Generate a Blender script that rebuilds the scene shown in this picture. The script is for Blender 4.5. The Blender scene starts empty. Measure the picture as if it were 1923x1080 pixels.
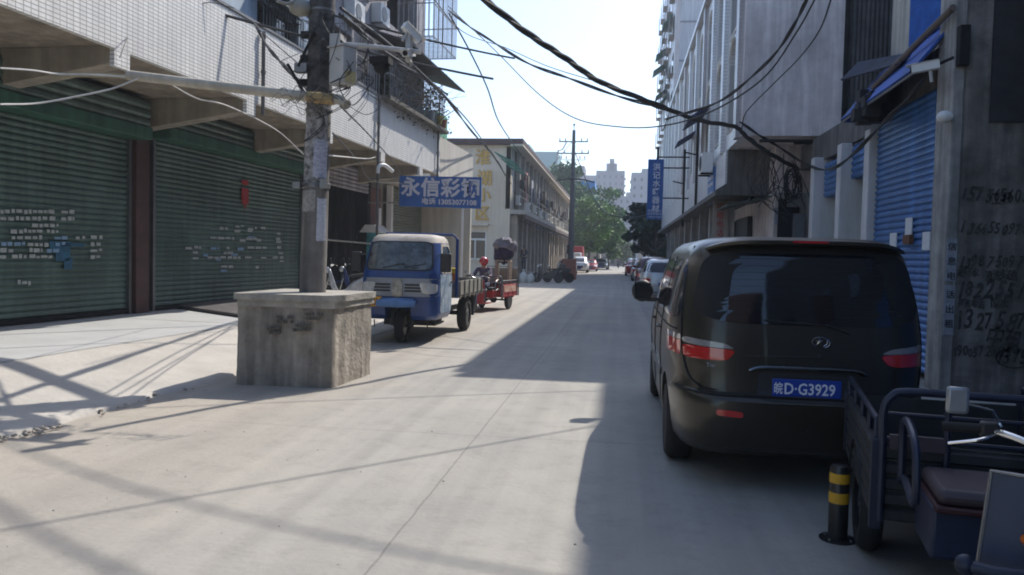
import bpy, bmesh, math, random
from mathutils import Vector, Matrix, noise
S = bpy.context.scene
R = math.radians
rnd = random.Random(7)

# ---------------- camera ----------------
F, CX, CY, CAMH = 1496.0, 961.5, 540.0, 1.65
yaw, pitch, roll = R(7.6894), R(2.2883), R(1.35)
fwd = Vector((-math.sin(yaw)*math.cos(pitch), math.cos(yaw)*math.cos(pitch), -math.sin(pitch)))
rt0 = Vector((math.cos(yaw), math.sin(yaw), 0)); up0 = rt0.cross(fwd)
rt = rt0*math.cos(roll)+up0*math.sin(roll); up = -rt0*math.sin(roll)+up0*math.cos(roll)
cd = bpy.data.cameras.new('camera'); cam = bpy.data.objects.new('camera', cd); S.collection.objects.link(cam)
M = Matrix((rt, up, -fwd)).transposed().to_4x4(); M.translation = (0, 0, CAMH); cam.matrix_world = M
cd.sensor_width = 36; cd.lens = F/1923*36; cd.clip_start = 0.05; cd.clip_end = 3000
S.camera = cam
S.render.resolution_x = 1024; S.render.resolution_y = 575
S.cycles.filter_width = 1.9
# ---------------- light ----------------
SUN_EL, SUN_AZ = R(46), R(28.4)
w = bpy.data.worlds.new('World'); S.world = w; w.use_nodes = True
nt = w.node_tree; bg = nt.nodes['Background']; bg.inputs[1].default_value = 0.15
sky = nt.nodes.new('ShaderNodeTexSky'); sky.sky_type = 'NISHITA'; sky.sun_disc = False
sky.sun_elevation = SUN_EL; sky.sun_rotation = SUN_AZ; sky.dust_density = 1.2; sky.air_density = 1.0; sky.ozone_density = 3.0
nt.links.new(sky.outputs[0], bg.inputs[0])
sl = bpy.data.lights.new('sun', 'SUN'); sl.energy = 3.25; sl.angle = R(0.55); sl.color = (1, .95, .87)
so = bpy.data.objects.new('sun', sl); S.collection.objects.link(so)
sd = Vector((math.sin(SUN_AZ)*math.cos(SUN_EL), math.cos(SUN_AZ)*math.cos(SUN_EL), math.sin(SUN_EL)))
so.rotation_euler = sd.to_track_quat('Z', 'Y').to_euler(); so.location = sd*60
S.view_settings.view_transform = 'Standard'; S.view_settings.look = 'None'; S.view_settings.gamma = 1
S.view_settings.exposure = 0.76
S.cycles.max_bounces = 6; S.cycles.volume_bounces = 0; S.cycles.caustics_reflective = False; S.cycles.caustics_refractive = False

# pixel of the photograph -> point of the place
def ray(px, py): return fwd + rt*((px-CX)/F) + up*((CY-py)/F)
def P(px, py, Y): d = ray(px, py); return Vector((0, 0, CAMH)) + d*(Y/d.y)
def PX(px, py, X): d = ray(px, py); return Vector((0, 0, CAMH)) + d*(X/d.x)

# ---------------- materials ----------------
MATS = {}
def mat(name, col, rough=.8, metal=0, var=.15, scale=4, col2=None, bump=.0, bscale=40, alpha=1, coat=0, streak=0, spec=.5, stretch=None, detail=6):
    if name in MATS: return MATS[name]
    m = bpy.data.materials.new(name); m.use_nodes = True; n = m.node_tree; b = n.nodes['Principled BSDF']
    b.inputs['Roughness'].default_value = rough; b.inputs['Metallic'].default_value = metal
    b.inputs['Coat Weight'].default_value = coat; b.inputs['Specular IOR Level'].default_value = spec
    tc = n.nodes.new('ShaderNodeTexCoord')
    mp = n.nodes.new('ShaderNodeMapping'); n.links.new(tc.outputs['Object'], mp.inputs[0])
    if stretch: mp.inputs['Scale'].default_value = stretch
    nz = n.nodes.new('ShaderNodeTexNoise'); nz.inputs['Scale'].default_value = scale; nz.inputs['Detail'].default_value = detail
    nz.inputs['Roughness'].default_value = .65
    n.links.new(mp.outputs[0], nz.inputs[0])
    cr = n.nodes.new('ShaderNodeValToRGB'); cr.color_ramp.elements[0].position = .3; cr.color_ramp.elements[1].position = .7
    c1 = [max(0, c*(1-var)) for c in col]; c2 = col2 if col2 else [min(1, c*(1+var)) for c in col]
    cr.color_ramp.elements[0].color = (*c1, 1); cr.color_ramp.elements[1].color = (*c2, 1)
    n.links.new(nz.outputs[0], cr.inputs[0]); out = cr.outputs[0]
    if streak:
        mp2 = n.nodes.new('ShaderNodeMapping'); mp2.inputs['Scale'].default_value = (3, 3, .25); n.links.new(tc.outputs['Object'], mp2.inputs[0])
        n2 = n.nodes.new('ShaderNodeTexNoise'); n2.inputs['Scale'].default_value = 2.2; n2.inputs['Detail'].default_value = 8; n.links.new(mp2.outputs[0], n2.inputs[0])
        r2 = n.nodes.new('ShaderNodeValToRGB'); r2.color_ramp.elements[0].position = .42; r2.color_ramp.elements[1].position = .62
        r2.color_ramp.elements[0].color = (1-streak,)*3+(1,); r2.color_ramp.elements[1].color = (1, 1, 1, 1)
        n.links.new(n2.outputs[0], r2.inputs[0])
        mx = n.nodes.new('ShaderNodeMix'); mx.data_type = 'RGBA'; mx.blend_type = 'MULTIPLY'; mx.inputs[0].default_value = 1
        n.links.new(out, mx.inputs[6]); n.links.new(r2.outputs[0], mx.inputs[7]); out = mx.outputs[2]
    n.links.new(out, b.inputs['Base Color'])
    if bump:
        n3 = n.nodes.new('ShaderNodeTexNoise'); n3.inputs['Scale'].default_value = bscale; n3.inputs['Detail'].default_value = 5; n.links.new(tc.outputs['Object'], n3.inputs[0])
        bp = n.nodes.new('ShaderNodeBump'); bp.inputs['Strength'].default_value = bump; bp.inputs['Distance'].default_value = .02
        n.links.new(n3.outputs[0], bp.inputs['Height']); n.links.new(bp.outputs[0], b.inputs['Normal'])
    MATS[name] = m; m['out'] = 1
    return m
def tiles(name, col, joint, plane, w_, h_, jw=.006, var=.06, rough=.35, grime=.3):
    """grid of small wall tiles; plane 'yz' or 'xz'"""
    m = mat(name, col, rough, var=var, scale=1.5, streak=grime); n = m.node_tree; b = n.nodes['Principled BSDF']
    src = b.inputs['Base Color'].links[0].from_socket
    tc = n.nodes.new('ShaderNodeTexCoord'); sp = n.nodes.new('ShaderNodeSeparateXYZ'); n.links.new(tc.outputs['Object'], sp.inputs[0])
    cb = n.nodes.new('ShaderNodeCombineXYZ'); n.links.new(sp.outputs['Y' if plane == 'yz' else 'X'], cb.inputs[0]); n.links.new(sp.outputs['Z'], cb.inputs[1])
    br = n.nodes.new('ShaderNodeTexBrick'); br.offset = 0; br.inputs['Scale'].default_value = 1
    br.inputs['Brick Width'].default_value = w_; br.inputs['Row Height'].default_value = h_; br.inputs['Mortar Size'].default_value = jw
    br.inputs['Mortar Smooth'].default_value = .3
    br.inputs['Color1'].default_value = (1, 1, 1, 1); br.inputs['Color2'].default_value = (.93, .93, .93, 1); br.inputs['Mortar'].default_value = (*joint, 1)
    n.links.new(cb.outputs[0], br.inputs[0])
    mx = n.nodes.new('ShaderNodeMix'); mx.data_type = 'RGBA'; mx.blend_type = 'MULTIPLY'; mx.inputs[0].default_value = 1
    n.links.new(src, mx.inputs[6]); n.links.new(br.outputs[0], mx.inputs[7]); n.links.new(mx.outputs[2], b.inputs['Base Color'])
    return m

# ---------------- mesh builder ----------------
def scrawl(name, s, size, m, parent, pos, shear, seed, squeeze=.66):
    r = random.Random(seed); me_v = []; me_f = []; x = 0
    for ch in s:
        c = bpy.data.curves.new('c', 'FONT'); c.body = ch; c.size = size*r.uniform(.85, 1.15); c.extrude = .003; c.shear = shear+r.uniform(-.12, .12); c.offset = r.uniform(.01, .03)*size; c.resolution_u = 2
        o = bpy.data.objects.new('c', c); S.collection.objects.link(o); bpy.context.view_layer.update(); me = bpy.data.meshes.new_from_object(o); bpy.data.objects.remove(o)
        wd = max([v.co.x for v in me.vertices] or [size*.5]); a = r.uniform(-.12, .12); dy = r.uniform(-.08, .08)*size; k = len(me_v)
        for v in me.vertices:
            px_, py_ = v.co.x*squeeze, v.co.y; me_v.append((pos[0]+x+px_*math.cos(a)-py_*math.sin(a), pos[1]-v.co.z, pos[2]+dy+px_*math.sin(a)+py_*math.cos(a)))
        me_f += [tuple(i+k for i in p.vertices) for p in me.polygons]; x += wd*squeeze*.97+size*r.uniform(-.03, .05)
    mb = MB(); mb.add(me_v, me_f); return mb.build(name, m, parent, world=True, smooth=False)
def link(o): S.collection.objects.link(o); return o
INV = {}
def tag(o, label=None, cat=None, group=None, kind=None):
    if label: o['label'] = label
    if cat: o['category'] = cat
    if group: o['group'] = group
    if kind: o['kind'] = kind
    return o
def thing(name, label, cat, loc=(0, 0, 0), rz=0, group=None):
    o = link(bpy.data.objects.new(name, None)); o.location = loc; o.rotation_euler = (0, 0, rz); o.empty_display_size = .2
    INV[o.name] = (Matrix.Translation(Vector(loc)) @ Matrix.Rotation(rz, 4, 'Z')).inverted()
    return tag(o, label, cat, group)
def copy_tree(o, loc, rz=None, label=None, parent=None):
    c = o.copy(); S.collection.objects.link(c); c.parent = parent
    if parent is None:
        c.location = loc
        if rz is not None: c.rotation_euler = (0, 0, rz)
        if label: c['label'] = label
    for ch in list(o.children): copy_tree(ch, None, None, None, c)
    return c
class MB:
    def __init__(s, T=None): s.v = []; s.f = []; s.T = T or Matrix.Identity(4)
    def add(s, vs, fs):
        k = len(s.v); s.v += [tuple(s.T @ Vector(v)) for v in vs]; s.f += [tuple(i+k for i in f) for f in fs]; return s
    def box(s, x0, x1, y0, y1, z0, z1):
        return s.add([(x0,y0,z0),(x1,y0,z0),(x1,y1,z0),(x0,y1,z0),(x0,y0,z1),(x1,y0,z1),(x1,y1,z1),(x0,y1,z1)],
                     [(0,3,2,1),(4,5,6,7),(0,1,5,4),(1,2,6,5),(2,3,7,6),(3,0,4,7)])
    def hexa(s, b, t):   # four bottom, four top corners
        return s.add(list(b)+list(t), [(0,3,2,1),(4,5,6,7),(0,1,5,4),(1,2,6,5),(2,3,7,6),(3,0,4,7)])
    def quad(s, a, b, c, d, th=0):
        if not th: return s.add([a,b,c,d], [(0,1,2,3)])
        a, b, c, d = map(Vector, (a, b, c, d)); n = (b-a).cross(d-a).normalized()*th
        return s.hexa([a-n, b-n, c-n, d-n], [a, b, c, d])
    def cyl(s, p0, p1, r0, r1=None, n=16, caps=True):
        r1 = r0 if r1 is None else r1; p0 = Vector(p0); p1 = Vector(p1); d = (p1-p0).normalized()
        a = d.orthogonal().normalized(); b = d.cross(a); vs = []
        for p, r in ((p0, r0), (p1, r1)): vs += [p+(a*math.cos(2*math.pi*i/n)+b*math.sin(2*math.pi*i/n))*r for i in range(n)]
        fs = [(i, (i+1)%n, n+(i+1)%n, n+i) for i in range(n)]
        if caps: fs += [tuple(range(n))[::-1], tuple(range(n, 2*n))]
        return s.add(vs, fs)
    def tube(s, pts, r, n=8, closed=False):
        pts = [Vector(p) for p in pts]; N = len(pts); vs = []; a = None
        for i, p in enumerate(pts):
            if closed: d = pts[(i+1)%N]-pts[i-1]
            else: d = pts[min(i+1, N-1)]-pts[max(i-1, 0)]
            d.normalize()
            a = d.orthogonal().normalized() if a is None else (a-d*a.dot(d)).normalized()
            b = d.cross(a); rr = r[i] if isinstance(r, (list, tuple)) else r
            vs += [p+(a*math.cos(2*math.pi*j/n)+b*math.sin(2*math.pi*j/n))*rr for j in range(n)]
        fs = []
        for i in range(N if closed else N-1):
            k, l = i*n, ((i+1)%N)*n
            fs += [(k+j, k+(j+1)%n, l+(j+1)%n, l+j) for j in range(n)]
        if not closed: fs += [tuple(range(n))[::-1], tuple(range((N-1)*n, N*n))]
        return s.add(vs, fs)
    def lathe(s, prof, n=24, T=None):   # prof: (r,z) about z
        T = T or Matrix.Identity(4); vs = []; fs = []
        for r, z in prof: vs += [T @ Vector((r*math.cos(2*math.pi*j/n), r*math.sin(2*math.pi*j/n), z)) for j in range(n)]
        for i in range(len(prof)-1): fs += [(i*n+j, i*n+(j+1)%n, (i+1)*n+(j+1)%n, (i+1)*n+j) for j in range(n)]
        if prof[0][0] > 1e-4: fs.append(tuple(range(n))[::-1])
        if prof[-1][0] > 1e-4: fs.append(tuple(range((len(prof)-1)*n, len(prof)*n)))
        return s.add(vs, fs)
    def prism(s, poly, a0, a1, axis='x'):
        n = len(poly); f = {'x': lambda p, t: (t, p[0], p[1]), 'y': lambda p, t: (p[0], t, p[1]), 'z': lambda p, t: (p[0], p[1], t)}[axis]
        return s.add([f(p, a0) for p in poly]+[f(p, a1) for p in poly], [(i, (i+1)%n, n+(i+1)%n, n+i) for i in range(n)]+[tuple(range(n))[::-1], tuple(range(n, 2*n))])
    def sphere(s, c, r, n=12, m=8, sc=(1, 1, 1), wob=0, seed=0):
        c = Vector(c); vs = []; fs = []
        for i in range(m+1):
            for j in range(n):
                th = math.pi*i/m; ph = 2*math.pi*j/n
                d = Vector((math.sin(th)*math.cos(ph), math.sin(th)*math.sin(ph), math.cos(th)))
                k = 1+wob*noise.noise(d*2.2+Vector((seed*7.1, 0, 0))) if wob else 1
                vs.append(c+Vector((d.x*sc[0], d.y*sc[1], d.z*sc[2]))*r*k)
        for i in range(m): fs += [(i*n+j, (i+1)*n+j, (i+1)*n+(j+1)%n, i*n+(j+1)%n) for j in range(n)]
        return s.add(vs, fs)
    def build(s, name, m, parent=None, label=None, world=False, smooth=True, bevel=0, ang=35, kind=None):
        vs = s.v
        me = bpy.data.meshes.new(name); me.from_pydata(vs, [], s.f); me.update()
        bm = bmesh.new(); bm.from_mesh(me); bmesh.ops.remove_doubles(bm, verts=bm.verts, dist=1e-5)
        bmesh.ops.recalc_face_normals(bm, faces=bm.faces); bm.to_mesh(me); bm.free()
        if world and parent is not None: me.transform(INV[parent.name])
        if smooth:
            me.polygons.foreach_set('use_smooth', [True]*len(me.polygons)); me.set_sharp_from_angle(angle=R(ang))
        me.materials.append(m)
        o = link(bpy.data.objects.new(name, me)); o.parent = parent
        if bevel:
            b = o.modifiers.new('bevel', 'BEVEL'); b.width = bevel; b.segments = 2; b.limit_method = 'ANGLE'; b.angle_limit = R(40)
        if label: o['label'] = label
        if kind: o['kind'] = kind
        if parent is not None: INV[o.name] = INV.get(parent.name)
        return o
def cat_rom(pts, k=6):
    pts = [Vector(p) for p in pts]; out = []
    q = [pts[0]*2-pts[1]]+pts+[pts[-1]*2-pts[-2]]
    for i in range(1, len(q)-2):
        for j in range(k):
            t = j/k; a, b, c, d = q[i-1:i+3]
            out.append(.5*((2*b)+(c-a)*t+(2*a-5*b+4*c-d)*t*t+(3*b-a-3*c+d)*t**3))
    out.append(pts[-1]); return out
def apply_mods(o):
    dg = bpy.context.evaluated_depsgraph_get(); me = bpy.data.meshes.new_from_object(o.evaluated_get(dg)); o.modifiers.clear(); o.data = me
    return o
def cut(o, cutters):   # real openings: subtract and delete the cutters
    for c in cutters:
        b = o.modifiers.new('b', 'BOOLEAN'); b.object = c; b.operation = 'DIFFERENCE'; b.solver = 'EXACT'
    bpy.context.view_layer.update(); apply_mods(o)
    for c in cutters: bpy.data.objects.remove(c)
    o.data.polygons.foreach_set('use_smooth', [True]*len(o.data.polygons)); o.data.set_sharp_from_angle(angle=R(35))
def text(name, s, size, m, parent, pos, ax, ay, extr=.004, world=True, shear=0, alx='LEFT', bold=0, label=None, squeeze=1):
    """lettering: pos = baseline start, ax = reading direction, ay = up"""
    c = bpy.data.curves.new(name, 'FONT'); c.body = s; c.size = size; c.extrude = extr; c.align_x = alx; c.shear = shear; c.offset = bold; c.resolution_u = 2
    o = bpy.data.objects.new(name, c); link(o); bpy.context.view_layer.update()
    me = bpy.data.meshes.new_from_object(o); bpy.data.objects.remove(o)
    ax = Vector(ax).normalized(); ay = Vector(ay).normalized(); az = ax.cross(ay)
    T = Matrix((ax*squeeze, ay, az)).transposed().to_4x4(); T.translation = pos; me.transform(T)
    if world and parent is not None: me.transform(INV[parent.name])
    me.materials.clear(); me.materials.append(m)
    o = link(bpy.data.objects.new(name, me)); o.parent = parent
    if label: o['label'] = label
    return o

# palette
concrete_road = mat('road_concrete', (.34, .325, .295), .9, var=.12, scale=.45, col2=(.40, .37, .32), bump=.25, bscale=25)
m_black = mat('black_rubber', (.012, .012, .013), .85, var=.3)
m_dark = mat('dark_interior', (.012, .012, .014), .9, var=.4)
m_cable = mat('cable_black', (.02, .02, .022), .6)
m_cablew = mat('cable_white', (.55, .54, .52), .6)
m_chrome = mat('chrome', (.7, .7, .7), .18, 1)
m_steel = mat('dull_steel', (.22, .22, .22), .45, .8)
m_white = mat('white_paint', (.75, .75, .73), .5, var=.06)
m_paper = mat('paper', (.7, .7, .72), .8, var=.1, scale=30)
m_glass = mat('dark_glass', (.012, .016, .022), .06, var=.3, spec=.7)
m_rust = mat('rust', (.16, .07, .035), .85, var=.5, scale=9)
m_ink = mat('black_paint', (.012, .012, .014), .8)
m_red = mat('red_paint', (.42, .03, .03), .5, var=.2)
m_plaster = mat('stained_plaster', (.36, .34, .325), .9, var=.18, scale=1.1, streak=.35, bump=.3)
# ---------------- ground and road ----------------
def grid(xs, ys, zf):
    vs = [(x, y, zf(x, y)) for y in ys for x in xs]; n = len(xs)
    return vs, [(j*n+i, j*n+i+1, (j+1)*n+i+1, (j+1)*n+i) for j in range(len(ys)-1) for i in range(n-1)]
def lin(a, b, n): return [a+(b-a)*i/n for i in range(n+1)]
g = MB(); g.add([(-900, -60, -.03), (900, -60, -.03), (900, 1500, -.03), (-900, 1500, -.03)], [(0, 1, 2, 3)])
tag(g.build('ground', mat('dusty_ground', (.26, .24, .21), .95, var=.2, scale=.2)), kind='structure')
m_road = concrete_road; n = m_road.node_tree; b = n.nodes['Principled BSDF']
src = b.inputs['Base Color'].links[0].from_socket
def nd(t, **k):
    x = n.nodes.new(t)
    for a, v in k.items(): setattr(x, a, v)
    return x
tc = nd('ShaderNodeTexCoord'); sp = nd('ShaderNodeSeparateXYZ'); n.links.new(tc.outputs['Object'], sp.inputs[0])
nj = nd('ShaderNodeTexNoise'); nj.inputs['Scale'].default_value = 6; n.links.new(tc.outputs['Object'], nj.inputs[0])
def mth(op, a, b_=None, c=None):
    x = nd('ShaderNodeMath', operation=op)
    for i, v in enumerate((a, b_, c)):
        if v is None: continue
        if isinstance(v, (int, float)): x.inputs[i].default_value = v
        else: n.links.new(v, x.inputs[i])
    return x.outputs[0]
wob = mth('MULTIPLY', mth('SUBTRACT', nj.outputs[0], .5), .022)
def joint(coord, off, period, wd):
    a = mth('ADD', coord, wob); a = mth('ADD', a, off); a = mth('PINGPONG', a, period/2)
    return mth('LESS_THAN', a, wd)
jx = joint(sp.outputs['X'], 1.25, 8.0, .0075); jy = joint(sp.outputs['Y'], -7.12, 5.4, .007)
jm = mth('MAXIMUM', jx, jy)
mj = nd('ShaderNodeMix', data_type='RGBA'); n.links.new(mth('MULTIPLY', jm, .42), mj.inputs[0]); n.links.new(src, mj.inputs[6]); mj.inputs[7].default_value = (.1, .095, .085, 1)
# dusty warm tint towards the left verge, fine speckle
nt2 = nd('ShaderNodeTexNoise'); nt2.inputs['Scale'].default_value = .7; nt2.inputs['Detail'].default_value = 8; n.links.new(tc.outputs['Object'], nt2.inputs[0])
f = mth('MULTIPLY_ADD', sp.outputs['X'], -.28, -.55); f = mth('ADD', f, mth('MULTIPLY', mth('SUBTRACT', nt2.outputs[0], .5), 2.2))
f = nd('ShaderNodeClamp'); n.links.new(mth('MULTIPLY_ADD', sp.outputs['X'], -.28, -.55), f.inputs[0])
f2 = mth('MULTIPLY', f.outputs[0], mth('MULTIPLY', nt2.outputs[0], 1.5)); 
md = nd('ShaderNodeMix', data_type='RGBA'); n.links.new(f2, md.inputs[0]); n.links.new(mj.outputs[2], md.inputs[6]); md.inputs[7].default_value = (.43, .37, .30, 1)
sk = nd('ShaderNodeTexNoise'); sk.inputs['Scale'].default_value = 3.3; sk.inputs['Detail'].default_value = 12; sk.inputs['Roughness'].default_value = .75; n.links.new(tc.outputs['Object'], sk.inputs[0])
cr = nd('ShaderNodeValToRGB'); cr.color_ramp.elements[0].position = .28; cr.color_ramp.elements[0].color = (.80, .80, .80, 1); cr.color_ramp.elements[1].position = .5; cr.color_ramp.elements[1].color = (1, 1, 1, 1)
n.links.new(sk.outputs[0], cr.inputs[0])
mm = nd('ShaderNodeMix', data_type='RGBA', blend_type='MULTIPLY'); mm.inputs[0].default_value = 1; n.links.new(md.outputs[2], mm.inputs[6]); n.links.new(cr.outputs[0], mm.inputs[7])
# faint tyre tracks along the street and small dark stains
mpt = nd('ShaderNodeMapping'); mpt.inputs['Scale'].default_value = (2.6, .05, 1); n.links.new(tc.outputs['Object'], mpt.inputs[0])
nz4 = nd('ShaderNodeTexNoise'); nz4.inputs['Scale'].default_value = 1.3; nz4.inputs['Detail'].default_value = 5; n.links.new(mpt.outputs[0], nz4.inputs[0])
cr4 = nd('ShaderNodeValToRGB'); cr4.color_ramp.elements[0].position = .38; cr4.color_ramp.elements[0].color = (.86, .86, .87, 1); cr4.color_ramp.elements[1].position = .6; cr4.color_ramp.elements[1].color = (1, 1, 1, 1); n.links.new(nz4.outputs[0], cr4.inputs[0])
vo = nd('ShaderNodeTexVoronoi'); vo.inputs['Scale'].default_value = .9; n.links.new(tc.outputs['Object'], vo.inputs[0])
cr5 = nd('ShaderNodeValToRGB'); cr5.color_ramp.elements[0].position = .02; cr5.color_ramp.elements[0].color = (.6, .6, .6, 1); cr5.color_ramp.elements[1].position = .05; cr5.color_ramp.elements[1].color = (1, 1, 1, 1); n.links.new(vo.outputs['Distance'], cr5.inputs[0])
m5 = nd('ShaderNodeMix', data_type='RGBA', blend_type='MULTIPLY'); m5.inputs[0].default_value = 1; n.links.new(mm.outputs[2], m5.inputs[6]); n.links.new(cr4.outputs[0], m5.inputs[7])
m6 = nd('ShaderNodeMix', data_type='RGBA', blend_type='MULTIPLY'); m6.inputs[0].default_value = .8; n.links.new(m5.outputs[2], m6.inputs[6]); n.links.new(cr5.outputs[0], m6.inputs[7])
n.links.new(m6.outputs[2], b.inputs['Base Color'])
g = MB(); g.add([(-14, -8, 0), (7, -8, 0), (7, 180, 0), (-14, 180, 0)], [(0, 1, 2, 3)])
tag(g.build('road', m_road), kind='structure')
# sloping concrete apron in front of the shutters
def edge(y): return -5.05+.04*(y-7)+.10*noise.noise(Vector((y*1.3, 3, 0)))+.05*noise.noise(Vector((y*5, 9, 0)))
def az(k, x, y):
    t = min(1, max(0, (edge(y)-x)/1.9))
    return .03+.25*t+.006*noise.noise(Vector((x*2, y*2, 1)))
vs = []; fs = []; ys = lin(-4, 30, 340); nx = 40
for y in ys:
    e = edge(y)
    for i in range(nx+1):
        x = e-(i/nx)**1.5*9
        vs.append((x, y, -.02 if i == 0 else az(0, x, y)))
m_ = nx+1
fs = [(j*m_+i, j*m_+i+1, (j+1)*m_+i+1, (j+1)*m_+i) for j in range(len(ys)-1) for i in range(nx)]
g = MB(); g.add(vs, fs)
m_apron = mat('apron_concrete', (.43, .40, .36), .92, var=.12, scale=1.2, col2=(.50, .465, .415), bump=.5, bscale=14, detail=10)
tag(g.build('pavement', m_apron, ang=60), kind='structure')
# smoother grey slab right before the doors
A2 = R(2.45); U = Vector((math.sin(A2), math.cos(A2), 0)); N = Vector((math.cos(A2), -math.sin(A2), 0))
def Lp(n_, u, z): return N*n_+U*u+Vector((0, 0, z))
g = MB(); 
for u0, u1 in ((-6, 7.9), (7.93, 13.3), (13.33, 22)):
    g.hexa([Lp(-10.6, u0, .1), Lp(-7.35, u0, .1), Lp(-7.35, u1, .1), Lp(-10.6, u1, .1)], [Lp(-10.6, u0, .33), Lp(-7.35, u0, .295), Lp(-7.35, u1, .295), Lp(-10.6, u1, .33)])
tag(g.build('shop_threshold_pavement', mat('slab', (.42, .42, .41), .85, var=.1, scale=1.5, bump=.2)), kind='structure')
# tiny litter and pebbles on the road
g = MB()
for i in range(70):
    y = rnd.uniform(3.2, 14); x = rnd.uniform(-4.5, .5)*(.5+y/14); r = rnd.uniform(.002, .006); g.sphere((x, y, r*.5), r, 5, 4, (1.4, 1, .6), .4, i)
tag(g.build('pebbles', mat('pebble', (.22, .20, .17), .95, var=.5), smooth=False), 'scattered tiny pebbles and litter specks lying on the road', 'pebbles', kind='stuff')
# loose rubble at the verge
g = MB()
for i in range(90):
    y = rnd.choice([rnd.uniform(5.4, 8.8), rnd.uniform(5.7, 6.5)]); x = edge(y)+rnd.gauss(.02, .07); r = rnd.uniform(.006, .022)
    g.sphere((x, y, .02+r*.4), r, 6, 4, (1.3, 1, .7), .5, i)
tag(g.build('rubble', mat('rubble', (.38, .34, .29), .95, var=.4), smooth=False), 'small broken concrete crumbs along the edge of the apron', 'rubble', kind='stuff')
# ---------------- long shop building on the left (local x = towards the street, y = along it) ----------------
m_tileL = tiles('white_wall_tiles', (.86, .85, .82), (.42, .41, .38), 'yz', .125, .062, .0075, grime=.12)
m_under = mat('beige_soffit', (.33, .28, .22), .9, var=.25, scale=2, streak=.25, bump=.2)
m_beam = mat('beam_plaster', (.36, .32, .26), .9, var=.2, scale=2, streak=.2)
m_green = mat('green_shutter_paint', (.105, .165, .14), .42, var=.25, scale=.8, streak=.25, metal=.1)
m_green2 = mat('green_housing_paint', (.055, .155, .105), .5, var=.25, scale=1.5, streak=.3)
m_brownp = mat('brown_steel_post', (.075, .035, .03), .6, var=.3, scale=3)
m_bluewall = mat('pale_blue_wall', (.42, .50, .58), .8, var=.08, scale=1, streak=.2)
m_greywall = mat('grey_purple_plaster', (.40, .38, .40), .85, var=.12, scale=1.5, streak=.3)
m_cage = mat('window_cage_steel', (.32, .30, .29), .5, .4, var=.4, scale=5)
m_awn = mat('dark_awning_sheet', (.05, .055, .06), .7, var=.4, scale=2)
B = thing('shop_building', 'long white tiled building with green roller shutters under a deep overhang', 'building', (0, 0, 0), -A2)
XS, XF = -10.2, -8.0
def corr(mb, y0, y1, z0, z1, x, pitch=.105, depth=.03):   # roller shutter sheet facing +x
    k = int((z1-z0)/pitch); prof = []
    for i in range(k):
        z = z0+(z1-z0)*i/k; h = (z1-z0)/k
        prof += [(x, z), (x+depth, z+h*.3), (x+depth, z+h*.62), (x, z+h*.92)]
    prof.append((x, z1))
    vs = [(a, y0, c) for a, c in prof]+[(a, y1, c) for a, c in prof]; L = len(prof)
    mb.add(vs, [(i, i+1, L+i+1, L+i) for i in range(L-1)])
# structure
m = MB(); m.box(-18, XS-.35, -6, 7.2, 0, 4.7); m.box(-18, -17.6, 7.2, 28.5, 0, 4.7); m.box(-18, XS-.35, 22.0, 22.5, 0, 4.7); m.box(-18, XS-.35, 27.0, 28.5, 0, 4.7)
m.box(-17, XS-.35, 7.2, 22.0, 0, 4.7)
m.build('wall', m_greywall, B)
m = MB(); m.box(-18, XF, -6, 28.5, 4.6, 4.78); m.build('canopy_slab', m_under, B)
m = MB(); m.box(XF, XF+.1, -6, 28.5, 4.56, 6.1); m.build('tiled_fascia', m_tileL, B, smooth=False)
m = MB(); m.box(XF-.02, XF+.13, -6, 28.52, 6.1, 6.15); m.build('fascia_coping', m_steel, B)
for k in range(8):
    u = 2.9+3.85*k
    if u > 27: break
    m = MB(); m.hexa([(XS-.3, u, 3.95), (XF+.02, u, 4.34), (XF+.02, u+.33, 4.34), (XS-.3, u+.33, 3.95)], [(XS-.3, u, 4.6), (XF+.02, u, 4.6), (XF+.02, u+.33, 4.6), (XS-.3, u+.33, 4.6)])
    m.build('bracket_beam', m_beam, B, bevel=.01)
    m = MB(); m.box(XF+.02, XF+.098, u-.01, u+.34, 4.3, 4.56); m.build('beam_end', m_tileL, B, smooth=False)
# shutters
def shutter(y0, y1, hz0, hz1, zb, low=0, mg=m_green, mh=m_green2):
    m = MB(); corr(m, y0, y1, zb, hz0+.1, XS-.05); s = m.build('roller_shutter', mg, B, ang=20)
    m = MB(); m.box(XS-.06, XS+.02, y0, y1, zb-.07, zb); m.build('bottom_rail', m_dark, s)
    m = MB(); corr(m, y0-.05, y1+.05, hz0+.22, hz1, XS+.38, .13, .03); m.box(XS-.2, XS+.38, y0-.05, y1+.05, hz0+.2, hz1-.005)
    h = m.build('shutter_box', mg, B, ang=20)
    m = MB(); m.box(XS-.2, XS+.43, y0-.08, y1+.08, hz0-.03, hz0+.2); m.build('box_lip', mh, h, bevel=.01)
    return s
s1 = shutter(7.3, 14.15, 3.78, 4.5, .42)
s2 = shutter(14.9, 21.85, 3.9, 4.55, .40)
s0 = shutter(0, 6.9, 3.85, 4.5, .4)
for y in (7.28, 14.13, 14.88, 21.83):
    m = MB(); m.box(XS-.06, XS+.03, y-.04, y+.04, .3, 3.9); m.build('guide_rail', m_steel, B)
for y in (6.95, 14.2, 21.9, 27.0):
    m = MB(); m.box(XS-.3, XS+.1, y, y+.42 if y < 20 else y+.3, .2, 4.6); m.build('shutter_post', m_brownp if y < 20 else m_dark, B, bevel=.01)
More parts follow.
